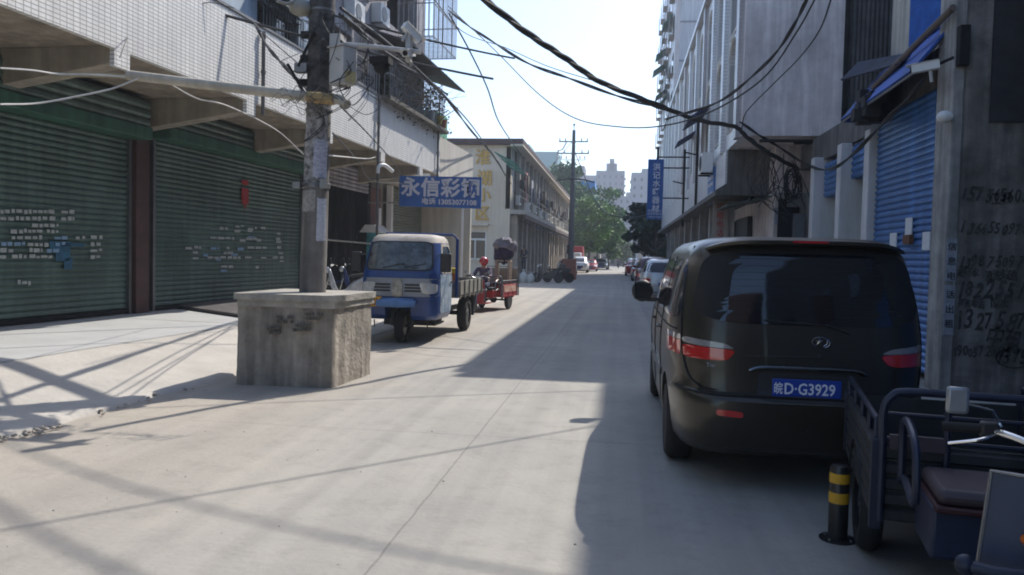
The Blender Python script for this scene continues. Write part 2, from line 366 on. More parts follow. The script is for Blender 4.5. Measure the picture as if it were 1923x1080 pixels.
# paper adverts stuck on the shutters
def stickers(sh, rows, mt, seed, nm):
    r = random.Random(seed)
    for (py, segs) in rows:
        m = MB()
        for (a, b) in segs:
            x = a
            while x < b-3:
                wpx = r.uniform(6, 13); q = onS(x, py+r.uniform(-1, 1)); q2 = onS(min(x+wpx, b), py)
                h = r.uniform(.020, .036)
                m.box(XS+.0, XS+.006, q[0], q2[0]-.01, q[1]-h, q[1]+h); x += wpx+r.uniform(1, 4)
        m.build(nm, mt, sh)
def onS(px, py):
    d = ray(px, py); t = ((XS)-Vector((0, 0, CAMH)).dot(N))/d.dot(N); q = Vector((0, 0, CAMH))+d*t
    return q.dot(U), q.z
m_st = mat('faded_advert_paper', (.40, .42, .40), .8, var=.35, scale=25); m_stb = mat('blue_advert_paper', (.22, .34, .48), .8, var=.25, scale=20)
stickers(s1, [(397, [(0, 105), (115, 140)]), (410, [(0, 105), (115, 140)]), (423, [(60, 110)]), (434, [(20, 80), (88, 110)]), (446, [(22, 80), (142, 160), (170, 193)]), (459, [(52, 95), (170, 193)]), (470, [(0, 30), (55, 80), (170, 193)]), (482, [(0, 16), (22, 50), (55, 105), (170, 193)]), (531, [(33, 58)])], m_st, 1, 'sticker_row')
stickers(s1, [(446, [(102, 127)]), (458, [(2, 48), (104, 126)]), (470, [(88, 112)])], m_stb, 2, 'sticker_row')
stickers(s2, [(425, [(442, 458)]), (429, [(412, 428), (465, 482), (490, 502)]), (433, [(440, 456), (465, 480)]), (447, [(395, 440), (462, 482)]), (452, [(450, 463), (482, 492)]), (438, [(520, 530)]), (448, [(518, 530)]), (455, [(518, 530)]), (465, [(348, 378), (425, 436), (465, 500), (520, 532)]), (475, [(362, 376), (420, 438), (522, 532)]), (484, [(362, 376), (390, 452), (460, 472), (490, 500), (512, 532)]), (491, [(525, 533)]), (501, [(415, 442), (480, 488)])], m_st, 3, 'sticker_row')
stickers(s2, [(446, [(465, 478)]), (467, [(395, 412), (446, 460)]), (479, [(382, 392), (434, 446)]), (488, [(405, 418)]), (508, [(414, 428)])], m_stb, 4, 'sticker_row')
m = MB(); 
for (px, py, w_, h_) in ((113, 462, .5, .16), (118, 480, .35, .2), (128, 495, .2, .2), (135, 460, .6, .06)):
    q = onS(px, py); m.box(XS-.0, XS+.004, q[0]-w_/2, q[0]+w_/2, q[1]-h_/2, q[1]+h_/2)
m.build('blue_paint_smear', mat('blue_smear', (.02, .10, .17), .6, var=.4, scale=8), s1)
# small red paper door charm
m = MB(); a = onS(460, 343); m.box(XS+.0, XS+.008, a[0]-.17, a[0]+.17, a[1]-.06, a[1]+.06)
a = onS(460, 370); q = [(a[0]-.17, a[1]+.22), (a[0]+.17, a[1]+.22), (a[0]+.17, a[1]-.18), (a[0]+.08, a[1]-.12), (a[0]+.03, a[1]-.32), (a[0]-.05, a[1]-.14), (a[0]-.12, a[1]-.22), (a[0]-.17, a[1]-.05)]
m.prism(q, XS, XS+.008, 'x'); m.build('red_paper_charm', m_red, s2)
# dark open workshop and door beyond the pole
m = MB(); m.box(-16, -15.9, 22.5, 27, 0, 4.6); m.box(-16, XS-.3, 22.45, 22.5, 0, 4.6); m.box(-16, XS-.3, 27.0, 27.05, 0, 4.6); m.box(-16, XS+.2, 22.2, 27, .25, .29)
m.build('workshop_interior', mat('workshop_dark', (.03, .03, .032), .9, var=.4, scale=1), B)  # one near-black colour over the whole interior
m = MB(); corr(m, 22.2, 27.0, 3.72, 4.5, XS+.1, .12); m.build('shutter_box', m_greywall, B, ang=20)
m = MB(); m.tube([(XS+.5, 21.9, 2.0), (XS+.4, 24.5, 1.98), (XS+.35, 27.2, 1.95)], .03); m.build('barrier_rail', m_steel, B)
m = MB(); m.box(XS-.3, XS+.06, 27.2, 28.5, .2, 4.0); m.build('brown_door', mat('maroon_door', (.13, .05, .045), .6, var=.2), B)
m = MB(); m.box(XS+.06, XS+.08, 28.25, 28.5, 1.7, 3.3); m.build('calligraphy_strip', m_paper, B)
m = MB(); m.box(XS+.1, XS+.45, 26.9, 27.6, 1.25, 2.35); q = m.build('lamp_kiosk', mat('teal_panel', (.05, .28, .32), .5, var=.3, scale=6), B, bevel=.03)
m = MB(); m.prism([(XS-.1, 2.35), (XS+.7, 2.35), (XS+.45, 2.62), (XS+.1, 2.62)], 26.75, 27.75, 'y'); m.build('kiosk_roof', m_white, q)
# upper storey
def wall_with(mb, x, y0, y1, z0, z1, holes, th=.25):
    ys = sorted({y0, y1, *[h[0] for h in holes], *[h[1] for h in holes]}); zs = sorted({z0, z1, *[h[2] for h in holes], *[h[3] for h in holes]})
    for a, b in zip(ys, ys[1:]):
        for c, d in zip(zs, zs[1:]):
            if not any(h[0] <= (a+b)/2 <= h[1] and h[2] <= (c+d)/2 <= h[3] for h in holes): mb.box(x-th, x, a, b, c, d)
holes = [(16.4, 18.4, 5.9, 7.2), (12, 14, 5.9, 7.2), (8, 10, 5.9, 7.2)]
m = MB(); wall_with(m, -8.75, -6, 19.6, 4.78, 9.5, holes); m.box(-9, -8.75, -6, 19.6, 9.5, 12)
m.build('upper_wall', m_bluewall, B, smooth=False)
for (a, b, c, d) in holes:
    m = MB(); m.box(-8.97, -8.92, a+.06, b-.06, c+.06, d-.06); wn = m.build('window_pane', m_glass, B)
    m = MB()
    for (p, q_) in ((a, a+.06), (b-.06, b), ((a+b)/2-.03, (a+b)/2+.03)): m.box(-8.95, -8.82, p, q_, c, d)
    m.box(-8.95, -8.82, a+.06, b-.06, c, c+.06); m.box(-8.95, -8.82, a+.06, b-.06, d-.06, d); m.build('window_frame', m_steel, wn)
    m = MB(); m.quad((-8.72, a-.15, d+.28), (-8.1, a-.15, d-.02), (-8.1, b+.15, d-.02), (-8.72, b+.15, d+.28), .03); m.build('window_awning', m_awn, B)
    m = MB()
    for i in range(15): y = a+(b-a)*i/14; m.cyl((-8.6, y, c-.05), (-8.6, y, d+.02), .012, n=6)
    m.box(-8.615, -8.585, a, b, c-.07, c-.04); m.box(-8.615, -8.585, a, b, d, d+.03); m.build('window_bars', m_steel, B)
# taller purple-grey end with cages, plants and air conditioners
m = MB(); wall_with(m, -8.6, 19.6, 28.6, 4.78, 13.5, [(22.3, 28.2, 6.3, 7.65), (20, 21.6, 6.3, 7.7), (24.4, 27.6, 9.0, 10.8), (20.2, 22.8, 9, 10.8)]); m.box(-18, -8.86, 28.2, 28.6, 4.78, 13.5)
m.build('end_wall', m_greywall, B, smooth=False)
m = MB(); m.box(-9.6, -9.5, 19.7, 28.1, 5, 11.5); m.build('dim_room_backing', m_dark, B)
def cage(y0, y1, z0, z1, x0, x1, dx=.17, label=None, roof=True):
    m = MB(); r = .014
    n_ = int((y1-y0)/dx)
    for i in range(n_+1): y = y0+(y1-y0)*i/n_; m.cyl((x1, y, z0), (x1, y, z1), r, n=5); m.cyl((x0, y, z0), (x1, y, z0), r, n=5)
    for y in (y0, y1):
        for i in range(int((x1-x0)/dx)+1): x = x1-i*dx; m.cyl((x, y, z0), (x, y, z1), r, n=5)
    for z in (z0, z0+(z1-z0)*.5, z1):
        m.tube([(x0, y0, z), (x1, y0, z), (x1, y1, z), (x0, y1, z)], .022, 5)
    c = m.build('window_cage', m_cage, B, label=label)
    return c
cage(22.4, 28.4, 6.2, 7.55, -8.6, -7.75, label='rusty balcony cage crowded with plants')
cage(25.4, 28.4, 8.75, 10.9, -8.6, -7.35, label='empty steel window cage near the roof corner')
cage(19.9, 22.2, 8.9, 10.6, -8.6, -7.8); cage(19.9, 21.8, 6.2, 7.6, -8.6, -7.95)
m = MB(); m.quad((-8.58, 22.1, 8.2), (-7.1, 22.1, 7.72), (-7.1, 28.9, 7.66), (-8.58, 28.9, 8.15), .04); m.build('sheet_awning', m_awn, B, label='long dark sheet awning over the plant cage')
m = MB(); m.quad((-8.58, 19.5, 11.0), (-7.5, 19.5, 10.7), (-7.5, 24.2, 10.7), (-8.58, 24.2, 11.0), .04); m.build('sheet_awning', m_awn, B)
m = MB(); m.box(-8.6, -7.6, 22.0, 28.6, 6.05, 6.16); m.build('balcony_ledge', mat('mossy_ledge', (.11, .10, .085), .9, var=.4, scale=5), B)
def aircon(x, y, z, par, world=False, face='x'):
    m = MB(); m.box(x, x+.32, y-.4, y+.4, z, z+.58); a = m.build('air_conditioner', m_white, par, world=world, bevel=.02)
    m = MB(); m.cyl((x+.32, y-.1, z+.29), (x+.335, y-.1, z+.29), .22, n=20); m.build('fan_grille', m_steel, a)
    m = MB(); m.box(x-.02, x+.36, y-.36, y-.32, z-.04, z); m.box(x-.02, x+.36, y+.32, y+.36, z-.04, z); m.build('bracket', m_steel, a)
aircon(-8.6, 23.4, 8.55, B); aircon(-8.6, 26.0, 8.25-.1, B) if 0 else None; aircon(-8.0, 24.0, 9.6, B); aircon(-8.6, 21.3, 8.0, B)
# plants in the cage
m = MB(); r = random.Random(5)
for i in range(900):
    y = r.uniform(22.6, 28.9); c = Vector((r.uniform(-8.5, -7.6), y, r.uniform(6.25, 7.5) if r.random() < .75 else r.uniform(5.7, 6.3)))
    a = Vector((r.gauss(0, 1), r.gauss(0, 1), r.gauss(0, 1))).normalized()*r.uniform(.04, .09); b_ = a.orthogonal().normalized()*a.length*.6
    m.add([c-a, c+b_, c+a, c-b_], [(0, 1, 2, 3)])
m.build('potted_climbers', mat('dusty_leaves', (.07, .08, .045), .8, var=.5, scale=3, col2=(.13, .12, .06)), B, smooth=False)
m = MB()
for i in range(26):
    p0 = Vector((r.uniform(-8.4, -7.7), r.uniform(22.6, 28), 6.25)); pts = [p0+Vector((r.gauss(0, .12)*k+.07*k, r.gauss(0, .1)*k, .26*k)) for k in range(5)]
    m.tube(pts, [.02, .018, .014, .01, .006], 5)
m.build('dry_branches', mat('twig', (.15, .11, .08), .9), B)
for (y, z, c) in ((27.6, 6.25, (.35, .27, .06)), (28.2, 6.22, (.35, .12, .07)), (26.6, 6.22, (.3, .3, .3))):
    m = MB(); m.lathe([(.10, 0), (.14, .25), (.15, .25), (.15, .28), (.12, .28), (.11, .2)], 14, Matrix.Translation((-7.72, y, z))); m.build('flower_pot', mat('pot%s' % y, c, .7), B)
# drain pipes down the fascia
for i, (u, zt, zb) in enumerate(((14.95, 6.0, 4.35), (21.7, 6.1, .3), (27.95, 6.1, 4.0))):
    m = MB(); m.tube([(XF+.17, u, zt), (XF+.17, u, zb)], .038, 8)
    for z in (zt-.1, zt-.8): m.cyl((XF+.17, u, z-.03), (XF+.17, u, z+.03), .052, n=10)
    m.build('drain_pipe', mat('dark_pipe', (.10, .095, .09), .6, var=.3), B)
m = MB(); m.tube(cat_rom([(XF+.17, 21.7, 3.9), (XF+.2, 21.7, 4.1), (XF+.3, 21.9, 4.15), (XF+.4, 22.3, 4.02)], 4), .055); m.build('pipe_elbow', m_white, B)
# plain white continuation with its own grey-green shutter
B2 = thing('annex_building', 'plain cream annex with a grey shutter beyond the tiled building', 'building', (0, 0, 0), -A2)
m = MB(); m.box(XF-.3, XF+.02, 28.65, 34.2, 4.3, 6.0); m.build('parapet', mat('cream_paint', (.55, .52, .46), .85, var=.06, scale=1, streak=.15), B2, smooth=False)
m = MB(); m.box(-14, XS-.1, 29.0, 34.2, 0, 4.3); m.box(-14, XF-.3, 28.65, 34.2, 4.3, 4.5); m.box(XS-.1, XF, 34.0, 34.2, 0, 4.3); m.build('wall', MATS['cream_paint'], B2, smooth=False)
m = MB(); corr(m, 29.2, 33.8, .2, 4.2, XS+.02, .11); m.build('roller_shutter', mat('grey_green_shutter', (.17, .19, .16), .5, var=.15), B2, ang=20)
m = MB(); m.box(XS+.1, XS+.3, 29.0, 29.2, 0, 4.2); m.build('post', m_white, B2)
m = MB(); m.box(-9.3, -8.3, 29.4, 31.0, 6.0, 7.1); m.build('green_tank', mat('green_plastic_sheet', (.12, .33, .2), .5, var=.3, scale=4), B2, bevel=.05)

# steel ramp plate
m = MB(); pl = [Vector((0, 0, 0))]*4
a = [P(333, 592, 16.2), P(470, 603, 14.6), P(520, 575, 19), P(430, 572, 19.4)]
zz = [.40, .37, .42, .45]; b4 = [Vector((p.x, p.y, z)) for p, z in zip(a, zz)]
m.hexa([p-Vector((0, 0, .05)) for p in b4], b4); q = m.build('ramp_plate', mat('ramp_metal', (.13, .12, .12), .6, .3, var=.3), None)
tag(q, 'flat dark metal ramp plate lying before the second green shutter', 'ramp')
# a parked motorcycle in the workshop mouth is built later
# ---------------- concrete plinth and the utility pole in it ----------------
m_blk = mat('weathered_block', (.42, .375, .315), .95, var=.34, scale=3.2, streak=.42, bump=.8, bscale=18, detail=12)
m_cap = mat('weathered_cap', (.36, .335, .29), .95, var=.3, scale=4, bump=.7, bscale=25)
T = thing('concrete_plinth', 'square weathered concrete plinth standing round the foot of the utility pole', 'plinth', (-3.97, 9.85, 0))
m = MB()
def rough_box(mb, c0, c1, c2, c3, z0, z1, n=14, amp=.012, seed=0):
    cs = [Vector((*c, 0)) for c in (c0, c1, c2, c3)]; vs = []; ring = []
    nz = max(3, int((z1-z0)/.08))
    for k in range(nz+1):
        z = z0+(z1-z0)*k/nz
        for i in range(4):
            a, b = cs[i], cs[(i+1) % 4]
            for j in range(n):
                p = a.lerp(b, j/n); p.z = z; cen = (cs[0]+cs[2])/2; d = (p-cen); d.z = 0
                p += d.normalized()*amp*noise.noise(p*4+Vector((seed, 0, 0)))*1.5
                if j == 0: p -= d.normalized()*(.012+.015*abs(noise.noise(p*9)))
                vs.append(p)
    N4 = 4*n; fs = [(k*N4+i, k*N4+(i+1) % N4, (k+1)*N4+(i+1) % N4, (k+1)*N4+i) for k in range(nz) for i in range(N4)]
    fs += [tuple(range(nz*N4, (nz+1)*N4)), tuple(range(N4))[::-1]]
    mb.add(vs, fs)
rough_box(m, (-4.61, 9.13), (-3.40, 9.17), (-3.31, 10.42), (-4.55, 10.48), -.02, .96, seed=3)
m.build('base_block', m_blk, T, world=True, ang=60)
m = MB(); rough_box(m, (-4.60, 9.11), (-3.375, 9.15), (-3.28, 10.44), (-4.58, 10.5), .962, 1.04, seed=8); m.build('lower_cap', m_cap, T, world=True, ang=60)
m = MB(); rough_box(m, (-4.64, 9.08), (-3.35, 9.12), (-3.26, 10.47), (-4.60, 10.53), 1.042, 1.12, seed=5, amp=.015); m.build('top_cap', m_cap, T, world=True, ang=60)
for (px, py, w_) in ((535, 598, 30), (590, 592, 34), (515, 618, 26), (567, 613, 34)):
    m = MB()
    for row in range(2):
        for k in range(6):
            q = P(px-w_/2+k*w_/6, py-5+row*8, 9.12); q2 = P(px-w_/2+(k+.75)*w_/6, py-5+row*8+6, 9.12)
            if rnd.random() < .85: m.box(q.x, q2.x, 9.100, 9.125, q2.z, q.z)
    m.build('stencil_mark', mat('faded_black_paint', (.13, .12, .10), .9, var=.5, scale=20), T, world=True)

T = thing('utility_pole', 'grey concrete utility pole with pipes, meter box and tangled cables, standing in the plinth', 'utility pole', (-3.93, 9.85, 1.12))
pb = Vector((-3.93, 9.85, 1.12)); pt = Vector((-3.77, 9.85, 8.6))
def pl_(z): return pb.lerp(pt, (z-1.12)/(8.6-1.12))
m_pole = mat('pole_concrete', (.20, .185, .17), .9, var=.3, scale=3, streak=.35, bump=.4)
m_tar = mat('peeled_poster_black', (.025, .023, .025), .85, var=.4, scale=9, col2=(.13, .125, .12), detail=3)
m = MB(); n_ = 30
m.tube([pb.lerp(pt, i/n_) for i in range(n_+1)], [.168-.045*i/n_ for i in range(n_+1)], 28); m.build('shaft', m_pole, T, world=True)
m = MB(); m.tube([pl_(z) for z in lin(3.55, 5.9, 10)], .160, 28); m.build('tar_wrapping', m_tar, T, world=True)
def wrap(z0, z1, a0, a1, mt, nm, r=.168, ragged=.0, n=16):
    mb = MB(); vs = []
    for j in range(9):
        z = z0+(z1-z0)*j/8
        for i in range(n+1):
            a = a0+(a1-a0)*i/n; c = pl_(z); rr = r-.006*(z-1.12)+.004*noise.noise(Vector((a*4, z*6, 0)))
            e = ragged*noise.noise(Vector((a*6, z*9, 3))) if j in (0, 8) else 0
            vs.append((c.x+rr*math.cos(a), c.y+rr*math.sin(a), z+e))
    fs = [(j*(n+1)+i, j*(n+1)+i+1, (j+1)*(n+1)+i+1, (j+1)*(n+1)+i) for j in range(8) for i in range(n)]
    mb.add(vs, fs); return mb.build(nm, mt, T, world=True)
m_poster = mat('printed_poster', (.50, .51, .56), .8, var=.25, scale=14, stretch=(1, 1, 3))
wrap(2.58, 3.06, R(-85), R(-18), mat('blue_print_poster', (.34, .36, .50), .8, var=.4, scale=16, stretch=(1, 1, 2.5), col2=(.6, .6, .66)), 'poster', .172, .03)
wrap(1.78, 2.32, R(-62), R(-15), m_poster, 'poster', .176, .02)
wrap(2.15, 2.42, R(-150), R(-70), mat('torn_white_paper', (.30, .29, .27), .9, var=.35, scale=18), 'torn_paper', .171, .03)
wrap(2.45, 3.5, R(-175), R(-20), mat('mottled_paper_residue', (.07, .065, .06), .9, var=.5, scale=13, col2=(.50, .49, .48), detail=3), 'paper_residue', .1695, .02)
for z in (2.47, 2.50, 3.45, 4.7, 5.2):
    m = MB(); m.lathe([(.176-.006*(z-1.1), -.018), (.186-.006*(z-1.1), -.012), (.186-.006*(z-1.1), .012), (.176-.006*(z-1.1), .018)], 24, Matrix.Translation(pl_(z))); m.build('steel_band', m_steel, T, world=True)
m = MB(); z = 2.47; m.box(pl_(z).x-.24, pl_(z).x-.14, 9.66, 9.72, z-.03, z+.05); m.box(pl_(z).x+.12, pl_(z).x+.2, 9.66, 9.72, z-.03, z+.09); m.build('band_clamp', m_steel, T, world=True)
# long white pipe clamped across
m_pvc = mat('grimy_pvc', (.50, .46, .38), .6, var=.22, scale=3, streak=.2)
pipe = [P(240, 141, 9.56), P(420, 163, 9.58), P(590, 183, 9.58), P(636, 187, 9.56), P(652, 197, 9.50)]
m = MB(); m.tube(pipe, .062, 14); m.build('cross_pipe', m_pvc, T, world=True, label='long cream pipe with a bent end, clamped across the pole')
m = MB(); m.tube([P(100, 140, 9.62), P(200, 141, 9.62), P(300, 150, 9.62)], .038, 4); m.build('bamboo_stick', mat('dull_bamboo', (.30, .27, .18), .8, var=.3), T, world=True)
m = MB(); m.tube([P(578, 182, 9.57), P(628, 187, 9.555)], .069, 14); m.build('pipe_tape', mat('ochre_tape', (.38, .27, .12), .8, var=.3, scale=10), T, world=True)
# meter box
c = P(643, 127, 9.62)
m = MB(); T2 = Matrix.Translation(c) @ Matrix.Rotation(R(-32), 4, 'Z'); m2 = MB(T2); m2.box(-.14, .14, -.1, .12, -.22, .24); bx = m2.build('meter_box', mat('grey_box_paint', (.50, .50, .49), .5, var=.1, scale=3), T, world=True, bevel=.015)
m2 = MB(T2); m2.box(-.155, .155, -.12, .13, .24, .26); m2.build('box_lid', MATS['grey_box_paint'], bx, world=False).data.transform(INV[T.name])
m2 = MB(T2); m2.box(.141, .144, -.07, .09, -.2, -.06); m2.build('yellow_label', mat('label_yellow', (.6, .5, .25), .7, var=.2, scale=30), bx).data.transform(INV[T.name])
# camera arm
m_arm = mat('arm_paint', (.46, .45, .43), .5, var=.1)
m = MB(); m.tube([P(628, 82, 9.7), P(700, 88, 9.6), P(790, 98, 9.5)], .030, 8); m.box(*(lambda a: (a.x-.04, a.x+.1, 9.6, 9.8, a.z-.1, a.z+.1))(P(630, 82, 9.7))); m.build('camera_arm', m_arm, T, world=True)
def cctv(c, aim, s=1, parent=T, w=True):
    d = (Vector(aim)).normalized(); a = Vector(c)
    mb = MB(); q = d.to_track_quat('Y', 'Z').to_matrix().to_4x4(); q.translation = a; mb.T = q
    mb.box(-.05*s, .05*s, -.16*s, .16*s, -.05*s, .05*s); mb.box(-.065*s, .065*s, -.16*s, .22*s, .05*s, .058*s)
    o = mb.build('security_camera', m_white, parent, world=w, bevel=.006)
    mb = MB(q); mb.cyl((0, .16*s, 0), (0, .175*s, 0), .04*s, n=14); k = mb.build('lens', m_black, o)
    if w: k.data.transform(INV[parent.name])
    mb = MB(q); mb.cyl((0, -.05*s, -.05*s), (0, -.05*s, -.2*s), .02*s, n=8); k = mb.build('mount', m_arm, o)
    if w: k.data.transform(INV[parent.name])
cctv(P(773, 62, 9.52), (.55, .6, -.55), .85)
cctv(P(768, 100, 9.50), (-.1, -1, -.25), .8)
m = MB(); a = P(716, 112, 9.6); m.box(a.x-.12, a.x+.12, 9.5, 9.7, a.z-.06, a.z+.02); m.sphere((a.x, 9.6, a.z-.08), .1, 12, 6); m.build('dome_camera', m_dark, T, world=True)
m = MB(); a = P(768, 82, 9.52); m.box(a.x-.03, a.x+.03, 9.47, 9.57, a.z-.22, a.z+.2); m.build('arm_end_post', m_arm, T, world=True)
# street light bowl near the top
c = P(565, 15, 9.75); m = MB(); m.tube([P(600, -20, 9.85), P(540, 8, 9.6), P(520, 2, 9.5)], .022, 6); m.sphere(c, .13, 14, 8, (1.2, 1, .8)); m.build('floodlight', mat('lamp_glass_dusty', (.30, .29, .25), .4, var=.2), T, world=True)
m = MB(); c = P(568, 130, 9.66); m.box(c.x-.09, c.x+.08, 9.6, 9.7, c.z-.05, c.z+.07); m.build('junction_box', m_steel, T, world=True, bevel=.01)
m = MB()
for (x0, y0, x1, y1) in ((590, 60, 560, 125), (622, 60, 648, 85), (570, 172, 540, 120)): m.tube([P(x0, y0, 9.66), P(x1, y1, 9.6)], .02, 5)
for z in (3.75, 4.05, 4.35): m.box(pl_(z).x-.23, pl_(z).x-.12, 9.75, 9.83, z, z+.08)
m.build('insulator_hooks', m_black, T, world=True)
# tangled loops of cable hanging on the pole
m = MB(); r = random.Random(11)
for i in range(26):
    x0, y0 = r.uniform(560, 690), r.uniform(20, 190); w_ = r.uniform(20, 90); h_ = r.uniform(20, 110); Y0 = r.uniform(9.45, 9.8)
    pts = [(x0, y0), (x0-w_*.5*r.choice((-1, 1)), y0+h_*.5), (x0+r.uniform(-20, 20), y0+h_), (x0+w_*.5, y0+h_*.6), (x0+r.uniform(0, 30), y0+r.uniform(-20, 30))]
    m.tube(cat_rom([P(a, b, Y0+r.uniform(-.05, .05)) for a, b in pts], 6), r.uniform(.003, .007), 5)
m.build('cable_tangle', m_cable, T, world=True)
m = MB()
for i in range(34):
    x0 = r.uniform(500, 600) if i % 2 else r.uniform(690, 840); y0 = r.uniform(165, 210) if i % 2 else r.uniform(165, 205)
    L_ = r.uniform(20, 60) ; Y0 = 9.5+r.uniform(-.05, .05)
    pts = [(x0, y0), (x0+L_*.4, y0+r.uniform(-18, 14)), (x0+L_*.7, y0+r.uniform(-10, 18)), (x0+L_, y0+r.uniform(-20, 12))]
    m.tube(cat_rom([P(min(a, 830), b, Y0 if i % 2 else 9.4) for a, b in pts], 5), r.uniform(.003, .006), 5)
m.build('cut_wire_ends', mat('dusty_wire', (.16, .14, .12), .8, var=.3), T, world=True)

# ---------------- overhead cables: each a thing ----------------
def cable(pts, r, label, mt=None, k=8, wob=0, grp='overhead cables', strands=1):
    pts = cat_rom([P(*p) if len(p) == 3 and p[0] > 40 or True else p for p in pts], k)
    m = MB()
    for s_ in range(strands):
        ph = s_*2.1; off = 0 if strands == 1 else r*.9
        m.tube([p+Vector((math.cos(i*.55+ph)*off, 0, math.sin(i*.55+ph)*off)) for i, p in enumerate(pts)], r if strands == 1 else r*.8, 6)
    return tag(m.build('overhead_cable', mt or m_cable, None), label, 'cable', grp)
cable([(880, -25, 11), (985, 58, 12.5), (1060, 108, 13.5), (1130, 155, 15), (1230, 195, 17), (1310, 225, 18.5), (1380, 238, 19.3), (1400, 255, 19.6), (1440, 285, 19.8), (1500, 318, 20.4)], .034, 'thickest black cable bundle sagging across the sky to the right building corner', strands=3)
cable([(842, 20, 28), (900, 62, 24), (980, 112, 20), (1080, 152, 18.5), (1200, 192, 17.8), (1250, 205, 17.5)], .026, 'cable from the cage corner running just under the thickest bundle', strands=2)
cable([(842, 12, 28), (930, 95, 25), (1010, 175, 22), (1080, 222, 20), (1160, 238, 18.5), (1240, 237, 17), (1330, 212, 15.5), (1430, 150, 14), (1495, 62, 13), (1540, -20, 12)], .015, 'deep sagging cable curving from the cage corner up to the top right')
cable([(843, 25, 28), (880, 92, 28), (915, 165, 31), (935, 225, 36), (962, 268, 45), (985, 300, 56)], .03, 'cable dropping from the cage corner down to the roof of the row house')
cable([(640, 30, 9.9), (740, 110, 14), (830, 175, 21), (880, 240, 30), (925, 290, 40), (950, 330, 48.5)], .028, 'twisted cable running from the pole past the plant cage to the row house', strands=2)
cable([(640, 15, 9.9), (745, 95, 14), (845, 190, 22), (900, 255, 32), (960, 345, 49)], .022, 'thin cable beside the twisted one ending at the row house')
cable([(1250, 225, 17.5), (1350, 190, 15.8), (1430, 128, 14.2), (1490, 50, 13), (1520, -15, 12.4)], .02, 'cable rising from the bundle to the top right edge', strands=2)
cable([(1393, 240, 19.5), (1402, 210, 19), (1450, 160, 17), (1500, 110, 15.5), (1540, 55, 14), (1565, -15, 13)], .014, 'cable climbing across the stained side wall of the right building')
cable([(1390, 230, 19.5), (1440, 262, 19.8), (1500, 300, 20), (1550, 320, 17), (1600, 290, 14.2), (1680, 210, 12.4), (1735, 150, 11.4)], .022, 'cable sagging from the building corner to the blue awning', strands=2)
cable([(800, -20, 14), (870, 60, 18), (950, 90, 20), (1030, 125, 19), (1140, 160, 17), (1236, 198, 17)], .01, 'thinnest cable crossing the sky above the sagging one')
cable([(478, 45, 14), (512, 100, 12.5), (545, 135, 11), (580, 172, 9.75)], .02, 'thick cable slanting from the fascia corner to the pole', strands=2)
cable([(478, 48, 14), (520, 85, 12.2), (560, 120, 10.5), (588, 150, 9.75)], .008, 'thin wire beside the thick slanting cable at the fascia corner')
cable([(0, 128, 8.6), (60, 132, 9), (110, 139, 9.4), (170, 140, 9.5), (245, 145, 9.55)], .012, 'pale cable entering from the left edge onto the bamboo stick', m_cablew)
cable([(0, 196, 8.2), (70, 194, 8.7), (150, 180, 9.1), (215, 165, 9.4), (275, 140, 9.55)], .011, 'pale cable sagging beneath the cross pipe near the left edge', m_cablew)
cable([(320, 158, 9.6), (370, 185, 9.8), (430, 200, 10.2), (520, 245, 12.5), (570, 290, 15)], .009, 'pale wire drooping under the cross pipe towards the second shutter', m_cablew)
cable([(225, 108, 10.0), (245, 62, 11.5), (285, 35, 12.4), (335, 22, 12.8), (390, 5, 13.3), (440, 15, 13.8)], .008, 'thin wire looping over the white tiled fascia')
cable([(618, 292, 9.7), (650, 295, 12), (690, 298, 16), (705, 295, 22)], .010, 'pale wire from the pole to the pipe elbow', m_cablew)
cable([(640, 200, 9.8), (690, 250, 14), (735, 300, 20), (755, 330, 23.9)], .012, 'wire from the pole down to the blue sign')
cable([(625, 250, 9.8), (670, 300, 14), (700, 340, 19), (760, 345, 23.9)], .010, 'low wire from the pole to the blue sign')
cable([(1078, 282, 58), (1120, 380, 50), (1165, 408, 44), (1238, 400, 40)], .03, 'wire from the far pole sagging to the right building')
cable([(1078, 262, 58), (1020, 330, 75), (990, 350, 70), (960, 400, 52)], .02, 'wire from the far pole to the row house wall')
# high cables over the camera, known by their shadows on the road
def hi(a, b, h, sag, r, label):
    o = Vector((math.sin(SUN_AZ)/math.tan(SUN_EL), math.cos(SUN_AZ)/math.tan(SUN_EL), 1))*h
    a = Vector((*a, 0))+o; b = Vector((*b, 0))+o
    pts = [a.lerp(b, t)-Vector((0, 0, sag*4*t*(1-t))) for t in lin(0, 1, 24)]
    m = MB(); m.tube(pts, r, 6); tag(m.build('overhead_cable', m_cable, None), label, 'cable', 'cables high over the camera')
hi((-8, -1.1), (-.2, 7.8), 6.5, .15, .016, 'taut cable above the frame casting the long thin shadow line')
hi((-6.5, 5.6), (-1.2, 2.6), 9, -.35, .045, 'thick cable above the frame casting the curved shadow at bottom left')
hi((-6, 6.3), (-.8, 3.0), 9.5, -.4, .03, 'cable above the frame casting the soft middle shadow')
hi((-6.8, 7.3), (-.2, 4.0), 10, -.5, .022, 'cable above the frame casting the faintest shadow')
hi((-11, 7.6), (-6.0, 14.5), 6, .1, .03, 'cable above the apron casting the upper shadow stripe')
hi((-9.5, 7.0), (-5.2, 12.5), 6, .1, .022, 'cable above the apron casting the lower shadow stripe')
hi((-5.4, 7.2), (0, 10.0), 7, .1, .012, 'thin cable casting the faint shadow past the plinth')
hi((-8.2, 8.3), (-4.95, 7.4), 6.5, .05, .13, 'unseen thick cable bundle shaped to cast the dark shadow mass on the apron')  # added and thickened only for the broad shadow it throws on the apron
